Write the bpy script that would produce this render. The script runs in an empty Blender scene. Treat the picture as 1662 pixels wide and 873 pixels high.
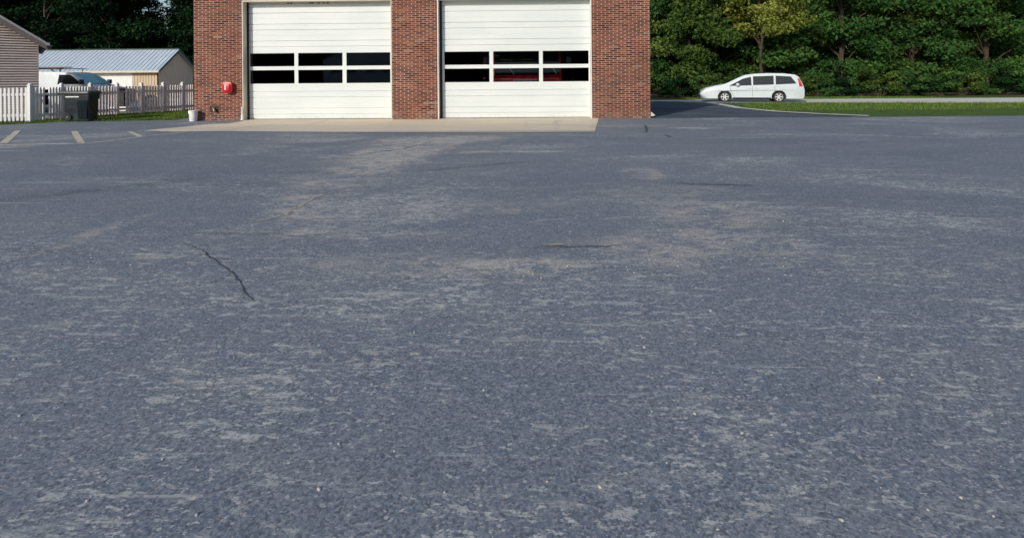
import bpy, bmesh, math, random
import numpy as np
from mathutils import Vector, Matrix
R = math.radians
random.seed(7)
scene = bpy.context.scene
COL = scene.collection

# ------------------------------------------------------------------ camera
W0, H0 = 1662, 873
F, PX0, PY0 = 860.0, 831.0, 128.0
CAM = Vector((0.0, -18.45, 1.40))
YAW, ROLL = R(1.3), -0.0077
ROT = Matrix.Rotation(YAW, 3, 'Z') @ Matrix.Rotation(R(90), 3, 'X') @ Matrix.Rotation(ROLL, 3, 'Z')

def ray(px, py):
    return ROT @ Vector(((px-PX0)/F, -(py-PY0)/F, -1.0))
def G(px, py, z=0.0):                       # photo point -> ground
    d = ray(px, py); t = (z-CAM.z)/d.z
    return CAM + d*t
def WY(px, py, y=0.0):                      # photo point -> plane y = const
    d = ray(px, py); t = (y-CAM.y)/d.y
    return CAM + d*t
def DP(px, py, depth):
    return CAM + ray(px, py)*depth
def WX(px, py, x):
    d = ray(px, py); t = (x-CAM.x)/d.x
    return CAM + d*t

cam = bpy.data.cameras.new('camera'); camo = bpy.data.objects.new('camera', cam); COL.objects.link(camo)
cam.sensor_width = 36; cam.lens = 36*F/W0
cam.shift_x = (W0/2-PX0)/W0; cam.shift_y = (PY0-H0/2)/W0
cam.clip_end = 2000; cam.clip_start = 0.05
camo.matrix_world = Matrix.Translation(CAM) @ ROT.to_4x4()
scene.camera = camo

# ------------------------------------------------------------------ light
SAZ, SEL = 32.0, 23.5                       # degrees left of the facade normal, elevation
to_sun = Vector((-math.sin(R(SAZ))*math.cos(R(SEL)), -math.cos(R(SAZ))*math.cos(R(SEL)), math.sin(R(SEL))))
w = bpy.data.worlds.new("World"); scene.world = w; w.use_nodes = True
nt = w.node_tree; bg = nt.nodes['Background']
sky = nt.nodes.new('ShaderNodeTexSky'); sky.sky_type = 'NISHITA'; sky.sun_disc = False
sky.sun_elevation = R(SEL); sky.sun_rotation = math.atan2(to_sun.x, to_sun.y) % (2*math.pi)
sky.air_density = 1.0; sky.dust_density = 1.5; sky.ozone_density = 1.0
nt.links.new(sky.outputs[0], bg.inputs[0]); bg.inputs[1].default_value = 0.13
sl = bpy.data.lights.new('sun', 'SUN'); so = bpy.data.objects.new('sun', sl); COL.objects.link(so)
sl.energy = 2.9; sl.angle = R(0.7); sl.color = (1.0, 0.945, 0.86)
so.rotation_euler = to_sun.to_track_quat('Z', 'Y').to_euler(); so.location = (-20, -30, 30)
vs = scene.view_settings
vs.view_transform = 'Standard'; vs.look = 'None'; vs.exposure = 0.0; vs.gamma = 1.0; vs.use_curve_mapping = False

# ------------------------------------------------------------------ node helper
class NT:
    def __init__(s, name):
        s.m = bpy.data.materials.new(name); s.m.use_nodes = True
        s.t = s.m.node_tree; s.n = s.t.nodes; s.l = s.t.links
        s.b = s.n['Principled BSDF']; s.out = s.n['Material Output']
    def put(s, sock, v):
        if isinstance(v, bpy.types.NodeSocket): s.l.new(v, sock)
        elif isinstance(v, (tuple, list)) and len(v) == 3 and sock.type == 'RGBA': sock.default_value = (*v, 1)
        else: sock.default_value = v
    def pos(s):
        return s.n.new('ShaderNodeNewGeometry').outputs['Position']
    def obj(s):
        return s.n.new('ShaderNodeTexCoord').outputs['Object']
    def mth(s, op, a, b=0.0, c=None, clamp=False):
        n = s.n.new('ShaderNodeMath'); n.operation = op; n.use_clamp = clamp
        s.put(n.inputs[0], a); s.put(n.inputs[1], b)
        if c is not None: s.put(n.inputs[2], c)
        return n.outputs[0]
    def vmul(s, v, k):
        n = s.n.new('ShaderNodeVectorMath'); n.operation = 'MULTIPLY'
        s.put(n.inputs[0], v); n.inputs[1].default_value = k
        return n.outputs[0]
    def xyz(s, v):
        n = s.n.new('ShaderNodeSeparateXYZ'); s.put(n.inputs[0], v); return n.outputs
    def comb(s, x, y, z):
        n = s.n.new('ShaderNodeCombineXYZ')
        for i, v in enumerate((x, y, z)): s.put(n.inputs[i], v)
        return n.outputs[0]
    def noise(s, v, scale, detail=4, rough=0.55, dist=0.0):
        n = s.n.new('ShaderNodeTexNoise'); s.put(n.inputs['Vector'], v)
        n.inputs['Scale'].default_value = scale; n.inputs['Detail'].default_value = detail
        n.inputs['Roughness'].default_value = rough; n.inputs['Distortion'].default_value = dist
        return n.outputs[0]
    def vor(s, v, scale, feature='F1', out='Distance'):
        n = s.n.new('ShaderNodeTexVoronoi'); n.feature = feature; s.put(n.inputs['Vector'], v)
        n.inputs['Scale'].default_value = scale
        return n.outputs[out]
    def white(s, v):
        n = s.n.new('ShaderNodeTexWhiteNoise'); n.noise_dimensions = '3D'; s.put(n.inputs['Vector'], v)
        return n.outputs['Value']
    def rng(s, v, a, b, lo=0.0, hi=1.0, smooth=True):
        n = s.n.new('ShaderNodeMapRange'); n.interpolation_type = 'SMOOTHSTEP' if smooth else 'LINEAR'
        s.put(n.inputs[0], v)
        for i, k in enumerate((a, b, lo, hi)): n.inputs[i+1].default_value = k
        return n.outputs[0]
    def mix(s, f, a, b):
        n = s.n.new('ShaderNodeMix'); n.data_type = 'RGBA'
        s.put(n.inputs[0], f); s.put(n.inputs[6], a); s.put(n.inputs[7], b)
        return n.outputs[2]
    def ramp(s, f, stops, const=False):
        n = s.n.new('ShaderNodeValToRGB'); s.put(n.inputs[0], f); e = n.color_ramp.elements
        if const: n.color_ramp.interpolation = 'CONSTANT'
        while len(e) < len(stops): e.new(0.5)
        for k, (p, c) in zip(e, stops): k.position = p; k.color = (*c, 1)
        return n.outputs[0]
    def bump(s, h, strength=0.3, dist=0.01):
        n = s.n.new('ShaderNodeBump'); n.inputs['Strength'].default_value = strength
        n.inputs['Distance'].default_value = dist; s.put(n.inputs['Height'], h)
        s.l.new(n.outputs[0], s.b.inputs['Normal'])
    def fin(s, col, rough=0.6, metal=0.0, spec=None):
        s.put(s.b.inputs['Base Color'], col); s.put(s.b.inputs['Roughness'], rough)
        s.b.inputs['Metallic'].default_value = metal
        if spec is not None: s.b.inputs['Specular IOR Level'].default_value = spec
        return s.m

def M(name, col, rough=0.55, var=0.12, scale=6.0, metal=0.0, bump=0.0, spec=None, dirt=0.0, coat=0.0):
    n = NT(name); p = n.obj()
    a = n.noise(p, scale, 5, 0.6); b = n.noise(p, scale*9, 3, 0.6)
    f = n.rng(n.mth('ADD', n.mth('MULTIPLY', a, 0.65), n.mth('MULTIPLY', b, 0.35)), 0.3, 0.7)
    lo = tuple(c*(1-var) for c in col); hi = tuple(min(1, c*(1+var)) for c in col)
    c = n.mix(f, lo, hi)
    if dirt:
        c = n.mix(n.mth('MULTIPLY', n.rng(n.noise(p, scale*.5, 6, 0.7), 0.52, 0.75), dirt), c, (0.10, 0.085, 0.065))
    if bump: n.bump(b, bump, 0.01)
    if coat: n.b.inputs['Coat Weight'].default_value = coat
    return n.fin(c, n.rng(a, 0.3, 0.7, max(0, rough-0.08), min(1, rough+0.08)), metal, spec)

# ------------------------------------------------------------------ mesh helpers
def bx(bm, x0, x1, y0, y1, z0, z1, bev=0.0, m=None):
    r = bmesh.ops.create_cube(bm, size=1)
    vs_ = r['verts']
    for v in vs_:
        v.co = Vector((x0+(v.co.x+.5)*(x1-x0), y0+(v.co.y+.5)*(y1-y0), z0+(v.co.z+.5)*(z1-z0)))
    if bev:
        es = list({e for v in vs_ for e in v.link_edges})
        r2 = bmesh.ops.bevel(bm, geom=es, offset=bev, segments=2, affect='EDGES', profile=0.6)
        vs_ = list({v for f in r2['faces'] for v in f.verts} | {v for v in vs_ if v.is_valid})
    if m is not None:
        for v in vs_: v.co = m @ v.co
    return vs_
def prism(bm, pts, a, b, axis='y', bev=0.0, m=None):
    """polygon pts in the plane across `axis`, extruded from a to b"""
    def P(p, t):
        if axis == 'y': return Vector((p[0], t, p[1]))
        if axis == 'x': return Vector((t, p[0], p[1]))
        return Vector((p[0], p[1], t))
    A = [bm.verts.new(P(p, a)) for p in pts]; B = [bm.verts.new(P(p, b)) for p in pts]
    n = len(pts); fs = [bm.faces.new(A), bm.faces.new(B[::-1])]
    for i in range(n): fs.append(bm.faces.new([A[i], B[i], B[(i+1) % n], A[(i+1) % n]]))
    bmesh.ops.recalc_face_normals(bm, faces=fs)
    vs_ = A+B
    if bev:
        es = list({e for v in vs_ for e in v.link_edges})
        r2 = bmesh.ops.bevel(bm, geom=es, offset=bev, segments=2, affect='EDGES', profile=0.6)
        vs_ = list({v for f in r2['faces'] for v in f.verts} | {v for v in vs_ if v.is_valid})
    if m is not None:
        for v in vs_: v.co = m @ v.co
    return vs_
def sheet(bm, pts, z):
    vs_ = [bm.verts.new((p[0], p[1], z)) for p in pts]
    f = bm.faces.new(vs_); f.normal_update()
    if f.normal.z < 0: f.normal_flip()
def tube(bm, path, rad, seg=8, cap=True):
    path = [Vector(p) for p in path]; rings = []
    rr = rad if isinstance(rad, (list, tuple)) else [rad]*len(path)
    for i, p in enumerate(path):
        d = (path[min(i+1, len(path)-1)]-path[max(i-1, 0)]).normalized()
        u = d.orthogonal().normalized() if i == 0 else (uu - d*uu.dot(d)).normalized()
        uu = u; v = d.cross(u)
        rings.append([bm.verts.new(p+(u*math.cos(2*math.pi*k/seg)+v*math.sin(2*math.pi*k/seg))*rr[i]) for k in range(seg)])
    for a, b in zip(rings, rings[1:]):
        for k in range(seg): bm.faces.new([a[k], a[(k+1) % seg], b[(k+1) % seg], b[k]])
    if cap:
        bm.faces.new(rings[0][::-1]); bm.faces.new(rings[-1])
def lathe(bm, prof, c, axis='z', seg=24, caps=True):
    """prof = [(r, t)...] round an axis through c"""
    c = Vector(c); rings = []
    for r, t in prof:
        row = []
        for k in range(seg):
            a = 2*math.pi*k/seg; u, v = r*math.cos(a), r*math.sin(a)
            row.append(bm.verts.new(c+(Vector((u, v, t)) if axis == 'z' else Vector((u, t, v)) if axis == 'y' else Vector((t, u, v)))))
        rings.append(row)
    fs = []
    for a, b in zip(rings, rings[1:]):
        for k in range(seg): fs.append(bm.faces.new([a[k], a[(k+1) % seg], b[(k+1) % seg], b[k]]))
    if caps and prof[0][0] > 1e-4: fs.append(bm.faces.new(rings[0][::-1]))
    if caps and prof[-1][0] > 1e-4: fs.append(bm.faces.new(rings[-1]))
    bmesh.ops.recalc_face_normals(bm, faces=fs)
def loft(bm, rings, cap=True):
    rs = [[bm.verts.new(p) for p in r] for r in rings]; n = len(rs[0]); fs = []
    for a, b in zip(rs, rs[1:]):
        for k in range(n): fs.append(bm.faces.new([a[k], a[(k+1) % n], b[(k+1) % n], b[k]]))
    if cap: fs.append(bm.faces.new(rs[0][::-1])); fs.append(bm.faces.new(rs[-1]))
    bmesh.ops.recalc_face_normals(bm, faces=fs)

def BM(): return bmesh.new()
def obj(name, bm, mat, parent=None, smooth=False, loc=None, label=None):
    me = bpy.data.meshes.new(name); bm.to_mesh(me); bm.free()
    me.materials.append(mat)
    if smooth:
        for p in me.polygons: p.use_smooth = True
        try: me.set_sharp_from_angle(angle=R(38))
        except Exception: pass
    o = bpy.data.objects.new(name, me); COL.objects.link(o)
    if parent is not None:
        o.parent = parent
    if loc is not None: o.location = loc
    if label: o['label'] = label
    return o
def tag(o, label, cat, group=None):
    o['label'] = label; o['category'] = cat
    if group: o['group'] = group
    return o
def thing(name, label, cat, loc=(0, 0, 0), rz=0.0, group=None):
    o = bpy.data.objects.new(name, None); COL.objects.link(o); o.empty_display_size = .3
    o.location = loc; o.rotation_euler = (0, 0, rz)
    return tag(o, label, cat, group)
def struct(name, bm, mat):
    o = obj(name, bm, mat); o['kind'] = 'structure'; return o
def copy_thing(root, loc, rz, label, group, scale=1.0):
    r = root.copy(); COL.objects.link(r); r.location = loc; r.rotation_euler = (0, 0, rz); r.scale = (scale,)*3
    tag(r, label, root['category'], group)
    for ch in [c for c in bpy.data.objects if c.parent == root]:
        c = ch.copy(); COL.objects.link(c); c.parent = r
        for g in [q for q in bpy.data.objects if q.parent == ch]:
            d = g.copy(); COL.objects.link(d); d.parent = c
    return r

# ------------------------------------------------------------------ materials
def asphalt():
    n = NT('weathered_asphalt'); p = n.pos(); x, y, _ = n.xyz(p)
    ps = n.vmul(p, (0.45, 1.0, 1.0))
    big = n.noise(ps, 0.22, 4, 0.55, 0.3); med = n.noise(ps, 1.1, 6, 0.68, 0.4)
    fin = n.noise(ps, 7.0, 6, 0.72); mic = n.noise(p, 60, 4, 0.75); agg = n.vor(p, 130)
    base = n.mix(n.rng(big, .35, .65), (0.098, 0.136, 0.190), (0.134, 0.174, 0.232))
    base = n.mix(n.rng(med, .35, .68), base, (0.155, 0.185, 0.230))
    # sealed darker tyre-lane bands, slightly bent
    def band(ax, b, wd, x0, x1, soft=.6, wob=.25, ns=.5):
        q = n.mth('ADD', y, n.mth('MULTIPLY', x, -ax)); q = n.mth('ADD', q, -b)
        q = n.mth('ADD', q, n.mth('MULTIPLY', n.mth('ADD', n.noise(p, ns, 2), -.5), wob*2))
        f = n.rng(n.mth('ABSOLUTE', q), wd*(1-soft), wd*(1+soft), 1, 0)
        return n.mth('MULTIPLY', f, n.mth('MULTIPLY', n.rng(x, x0, x0+1, 0, 1), n.rng(x, x1-1, x1, 1, 0)))
    def px_line(a, b):
        A, B = G(*a), G(*b); ax = (B.y-A.y)/(B.x-A.x); return ax, A.y-ax*A.x, min(A.x, B.x), max(A.x, B.x)
    dark = None
    for a, b, wd in (((0, 325), (330, 290), .16), ((680, 278), (860, 262), .07), ((900, 402), (1010, 400), .03),
                     ((420, 296), (560, 262), .10), ((0, 405), (110, 410), .035), ((1090, 298), (1210, 301), .03), ((330, 378), (560, 384), .03)):
        ax, bb, x0, x1 = px_line(a, b); k = band(ax, bb, wd*1.1, x0-.5, x1+.5, .6, wd*.6, .8)
        dark = k if dark is None else n.mth('MAXIMUM', dark, k)
    base = n.mix(n.mth('MULTIPLY', dark, .8), base, (0.052, 0.066, 0.095))
    wear = n.rng(n.noise(n.vmul(p, (.5, 1, 1)), .45, 6, .7, .6), .46, .66)
    near = n.rng(y, -11.5, -15.0, 0, 1)
    wear = n.mth('MAXIMUM', wear, n.mth('MULTIPLY', near, n.rng(n.noise(p, .9, 6, .75), .36, .62, .05, .72)))
    def blob(px, py, rx, ry, k=1.0):
        c = G(px, py)
        dx = n.mth('DIVIDE', n.mth('ADD', n.mth('ADD', x, -c.x), n.mth('MULTIPLY', n.mth('ADD', y, -c.y), -.35 if px < 720 and py < 330 else 0.0)), rx); dy = n.mth('DIVIDE', n.mth('ADD', y, -c.y), ry)
        d = n.mth('ADD', n.mth('MULTIPLY', dx, dx), n.mth('MULTIPLY', dy, dy))
        d = n.mth('ADD', n.mth('SQRT', d), n.mth('MULTIPLY', n.mth('ADD', n.noise(p, 1.3, 5, .65), -.5), 1.3))
        return n.mth('MULTIPLY', n.rng(d, .45, 1.15, 1, 0), k)
    dirt = None
    for a in ((705, 228, 1.7, 1.2, 1.0), (650, 245, 1.2, 1.3, 1.0), (615, 262, .9, .9, .95), (590, 277, .7, .6, .8), (550, 298, .8, .4, .6), (510, 322, .5, .35, .7), (830, 246, 1.3, .22, .9), (560, 290, 1.2, .5, .5),
              (470, 345, .45, .34, .8), (500, 352, .6, .12, .6), (560, 378, 1.3, .2, .5), (1125, 208, .9, .35, .85),
              (1010, 205, 1.8, .35, .45), (740, 335, 1.4, .4, .35), (1150, 400, 1.2, .7, .55), (880, 430, .9, .25, .8),
              (1090, 310, 1.2, .5, .3), (1045, 280, .35, .6, .5), (260, 408, .6, .22, .6), (165, 375, .16, .7, .5),
              (1000, 320, 1.2, .25, .3), (700, 430, 1.5, .3, .4), (1160, 345, .9, .9, .5)):
        k = blob(*a); dirt = k if dirt is None else n.mth('MAXIMUM', dirt, k)
    wear = n.mth('MAXIMUM', wear, dirt)
    # mid-size mottling
    c = n.mix(n.mth('MULTIPLY', n.rng(n.noise(ps, 3.4, 7, .75, .5), .46, .62), n.mth('MULTIPLY_ADD', wear, .35, .15)), base, (0.245, 0.250, 0.265))
    c = n.mix(n.mth('MULTIPLY', n.rng(n.noise(n.vmul(p, (.35, 1, 1)), 2.1, 6, .7, .4), .40, .30), .45), c, (0.085, 0.098, 0.128))
    # pale scuff flecks at three sizes
    def fleck(sc, st, t0, dt, wd, k0, k1, colr, dtl=5, rg=.72):
        nonlocal c
        thr = n.mth('MULTIPLY_ADD', wear, -dt, t0)
        f = n.rng(n.mth('SUBTRACT', n.noise(n.vmul(p, (st, 1, 1)), sc, dtl, rg, .2), thr), 0, wd)
        c = n.mix(n.mth('MULTIPLY', f, n.mth('MULTIPLY_ADD', wear, k1, k0)), c, colr)
    fleck(8.0, .26, .61, .075, .08, .22, .34, (0.46, 0.45, 0.43))
    fleck(17, .35, .600, .085, .05, .45, .45, (0.54, 0.53, 0.51))
    fleck(40, .5, .61, .07, .04, .55, .40, (0.64, 0.63, 0.61), 4)
    sand = n.mth('MULTIPLY', dirt, n.rng(n.noise(n.vmul(p, (.5, 1, 1)), 4.5, 9, .82, .8), .47, .56))
    c = n.mix(n.mth('MULTIPLY', sand, .95), c, (0.60, 0.53, 0.455))
    grit = n.rng(n.noise(n.vmul(p, (.6, 1, 1)), 11, 6, .8, .3), .57, .64)
    c = n.mix(n.mth('MULTIPLY', n.mth('MULTIPLY', grit, dirt), .55), c, (0.10, 0.10, 0.105))
    # long scrape lines left by plough and tyres
    for seedy, sc_, t_ in ((0, 9, .63), (31, 17, .64)):
        sc = n.rng(n.noise(n.vmul(n.comb(n.mth('ADD', x, seedy), y, 0), (.045, 1.0, 1)), sc_, 4, .62, .3), t_, t_+.05)
        sc = n.mth('MULTIPLY', sc, n.rng(n.noise(n.comb(n.mth('ADD', x, seedy), y, 0), .7, 4), .44, .58))
        c = n.mix(n.mth('MULTIPLY', sc, .8), c, (0.48, 0.475, 0.46))
    # short dark scratches
    sk = n.rng(n.noise(n.vmul(n.comb(n.mth('ADD', x, 77), y, 0), (.12, 1.0, 1)), 12, 4, .62, .3), .66, .71)
    c = n.mix(n.mth('MULTIPLY', sk, .6), c, (0.06, 0.065, 0.08))
    # aggregate: single stones of different brightness
    vc = n.n.new('ShaderNodeTexVoronoi'); n.put(vc.inputs['Vector'], p); vc.inputs['Scale'].default_value = 105
    st = n.xyz(vc.outputs['Color'])[0]
    c = n.mix(n.mth('MULTIPLY', n.rng(st, .55, .98), .42), c, (0.40, 0.40, 0.39))
    c = n.mix(n.mth('MULTIPLY', n.rng(st, .45, .05), .50), c, (0.035, 0.04, 0.05))
    vc2 = n.n.new('ShaderNodeTexVoronoi'); n.put(vc2.inputs['Vector'], p); vc2.inputs['Scale'].default_value = 38
    c = n.mix(n.mth('MULTIPLY', n.mth('GREATER_THAN', n.xyz(vc2.outputs['Color'])[1], .955), n.rng(vc2.outputs['Distance'], .34, .24, 0, .75)), c, (0.55, 0.53, 0.50))
    c = n.mix(n.mth('MULTIPLY', n.rng(mic, .42, .68), .42), c, (0.36, 0.365, 0.375))
    c = n.mix(n.mth('MULTIPLY', n.rng(n.noise(p, 190, 3, .8), .50, .62), .35), c, (0.06, 0.065, 0.078))
    c = n.mix(n.mth('MULTIPLY', n.rng(agg, .0, .35, 1, 0), .18), c, (0.06, 0.065, 0.075))
    n.bump(n.mth('ADD', n.mth('MULTIPLY', mic, .7), n.mth('MULTIPLY', n.noise(p, 190, 3, .8), .6)), .35, .004)
    return n.fin(c, n.rng(fin, .3, .7, .78, .95), 0, .3)

def fresh_asphalt():
    n = NT('fresh_asphalt'); p = n.pos()
    c = n.mix(n.rng(n.noise(n.vmul(p, (.5, 1, 1)), .7, 5, .6), .35, .65), (0.055, 0.070, 0.095), (0.100, 0.120, 0.150))
    c = n.mix(n.mth('MULTIPLY', n.rng(n.noise(p, 45, 3, .7), .45, .75), .25), c, (.16, .17, .18))
    n.bump(n.noise(p, 80, 3), .4, .006)
    return n.fin(c, .85, 0, .3)

def concrete(name, col, dark):
    n = NT(name); p = n.pos()
    c = n.mix(n.rng(n.noise(n.vmul(p, (.4, 1, 1)), .8, 6, .6), .32, .68), col, dark)
    c = n.mix(n.mth('MULTIPLY', n.rng(n.noise(p, 40, 4, .7), .4, .8), .3), c, tuple(k*.7 for k in dark))
    c = n.mix(n.mth('MULTIPLY', n.rng(n.noise(p, 2.2, 6, .75, .6), .58, .72), .4), c, (.22, .19, .15))
    if name == 'apron_concrete':
        yy = n.xyz(p)[1]
        f = n.rng(n.mth('ADD', yy, n.mth('MULTIPLY', n.noise(n.vmul(p, (.25, 1, 1)), 1.2, 5), 1.2)), -.9, -2.4)
        c = n.mix(n.mth('MULTIPLY', f, .35), c, (.46, .44, .40))
        c = n.mix(n.mth('MULTIPLY', n.rng(n.noise(n.vmul(p, (1, .12, 1)), 1.4, 5, .65), .58, .70), .30), c, (.25, .23, .20))
        c = n.mix(n.rng(n.mth('ADD', yy, n.mth('MULTIPLY', n.noise(n.vmul(p, (.5, 1, 1)), 3, 6, .75), .7)), -3.75, -4.15, 0, .55), c, (.20, .21, .22))
    n.bump(n.noise(p, 60, 3), .3, .004)
    return n.fin(c, .85, 0, .3)

def brick():
    n = NT('red_brick'); p = n.pos(); x, y, z = n.xyz(p)
    nn = n.xyz(n.n.new('ShaderNodeNewGeometry').outputs['True Normal'])
    side = n.mth('GREATER_THAN', n.mth('ABSOLUTE', nn[0]), .5)
    u = n.mth('ADD', n.mth('MULTIPLY', x, n.mth('SUBTRACT', 1, side)), n.mth('MULTIPLY', y, side))
    RW, RH = .270, .0677
    v = n.mth('DIVIDE', z, RH); row = n.mth('FLOOR', v)
    uu = n.mth('ADD', n.mth('DIVIDE', u, RW), n.mth('MULTIPLY', n.mth('MODULO', row, 2), .5))
    colm = n.mth('FLOOR', uu)
    fu = n.mth('FRACT', uu); fv = n.mth('FRACT', v)
    wob = n.mth('MULTIPLY', n.mth('ADD', n.noise(p, 30, 3), -.5), .05)
    du = n.mth('MULTIPLY', n.mth('SUBTRACT', .5, n.mth('ABSOLUTE', n.mth('SUBTRACT', fu, .5))), RW)
    dv = n.mth('MULTIPLY', n.mth('SUBTRACT', .5, n.mth('ABSOLUTE', n.mth('SUBTRACT', fv, .5))), RH)
    d = n.mth('ADD', n.mth('MINIMUM', n.mth('MULTIPLY', du, .55), dv), n.mth('MULTIPLY', wob, .05))
    mort = n.rng(d, .0062, .0100, 1, 0)
    idv = n.comb(colm, row, side); r1 = n.white(idv)
    r2 = n.white(n.comb(row, colm, 3.3))
    bc = n.ramp(r1, [(0, (.012, .008, .010)), (.045, (.022, .011, .010)), (.10, (.075, .021, .014)), (.3, (.105, .027, .018)),
                     (.55, (.145, .036, .022)), (.85, (.205, .056, .032)), (1.0, (.27, .095, .050))])
    bc = n.mix(n.mth('MULTIPLY', n.noise(p, 55, 4, .7), .35), bc, (.10, .04, .035))
    mc = n.mix(n.rng(n.noise(p, 1.3, 4), .35, .7), (.33, .20, .145), (.43, .285, .215))
    c = n.mix(mort, bc, mc)
    c = n.mix(n.mth('MULTIPLY', n.rng(n.noise(n.vmul(p, (1, 1, .6)), .55, 4), .5, .75), .22), c, (.10, .075, .065))
    # splash staining just above the ground
    c = n.mix(n.mth('MULTIPLY', n.mth('MULTIPLY', n.rng(z, .05, .40, 1, 0), n.rng(n.noise(p, 4, 5), .35, .65)), .35), c, (.30, .22, .18))
    c = n.mix(n.mth('MULTIPLY', n.mth('GREATER_THAN', r2, .985), .25), c, (.5, .4, .36))
    n.bump(n.mth('ADD', n.mth('MULTIPLY', mort, -1.0), n.mth('MULTIPLY', n.noise(p, 60, 3), .25)), .55, .008)
    return n.fin(c, .88, 0, .25)

def door_white():
    n = NT('door_paint'); p = n.pos(); x, y, z = n.xyz(p)
    c = n.mix(n.rng(n.noise(n.vmul(p, (.6, 1, 2)), .9, 5), .3, .7), (.66, .71, .70), (.73, .76, .745))
    c = n.mix(n.mth('MULTIPLY', n.rng(z, .0, .22, 1, 0), n.mth('MULTIPLY', n.rng(n.noise(n.vmul(p, (3, 1, 1)), 4, 5), .4, .7), .3)), c, (.45, .42, .36))
    c = n.mix(n.mth('MULTIPLY', n.rng(n.noise(n.vmul(p, (6, 1, .5)), 2.0, 5, .65), .60, .80), .12), c, (.42, .41, .37))
    return n.fin(c, .42, 0, .4)

def glass_mat():
    n = NT('window_glass'); n.n.remove(n.b)
    tr = n.n.new('ShaderNodeBsdfTransparent'); tr.inputs[0].default_value = (.84, .87, .87, 1)
    gl = n.n.new('ShaderNodeBsdfGlossy'); gl.inputs['Roughness'].default_value = .015
    gl.inputs[0].default_value = (.9, .95, 1, 1)
    fr = n.n.new('ShaderNodeFresnel'); fr.inputs[0].default_value = 1.6
    bp = n.n.new('ShaderNodeBump'); bp.inputs['Strength'].default_value = .02; bp.inputs['Distance'].default_value = .02
    n.put(bp.inputs['Height'], n.noise(n.pos(), 1.6, 2)); n.l.new(bp.outputs[0], gl.inputs['Normal'])
    mx = n.n.new('ShaderNodeMixShader'); n.put(mx.inputs[0], fr.outputs[0])
    n.l.new(tr.outputs[0], mx.inputs[1]); n.l.new(gl.outputs[0], mx.inputs[2]); n.l.new(mx.outputs[0], n.out.inputs[0])
    return n.m
def dark_glass(name, col=(.012, .016, .018)):
    n = NT(name); n.b.inputs['IOR'].default_value = 1.55
    return n.fin(n.mix(n.noise(n.pos(), 2, 2), col, tuple(k*1.6 for k in col)), .05, 0, .4)

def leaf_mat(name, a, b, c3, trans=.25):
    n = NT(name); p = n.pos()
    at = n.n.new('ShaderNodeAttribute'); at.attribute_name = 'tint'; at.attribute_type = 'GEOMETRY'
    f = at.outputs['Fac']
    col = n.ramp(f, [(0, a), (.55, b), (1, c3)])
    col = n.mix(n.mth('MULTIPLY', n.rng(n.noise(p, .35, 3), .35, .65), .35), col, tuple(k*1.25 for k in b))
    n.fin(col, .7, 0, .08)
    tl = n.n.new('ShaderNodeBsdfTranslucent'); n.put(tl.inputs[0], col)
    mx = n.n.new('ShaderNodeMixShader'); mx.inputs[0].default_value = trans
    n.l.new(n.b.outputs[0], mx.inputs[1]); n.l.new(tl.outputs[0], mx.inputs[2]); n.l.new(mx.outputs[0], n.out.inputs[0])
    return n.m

def siding(name, col, pitch, axis='z', depthcol=.55):
    n = NT(name); p = n.obj(); x, y, z = n.xyz(p)
    c = n.mix(n.rng(n.noise(n.vmul(p, (1, 1, 3)), 1.2, 5), .3, .7), tuple(k*.88 for k in col), tuple(k*1.1 for k in col))
    c = n.mix(n.mth('MULTIPLY', n.rng(n.noise(p, 5, 5, .7), .5, .75), .15), c, (.12, .10, .09))
    return n.fin(c, .7, 0, .3)

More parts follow.
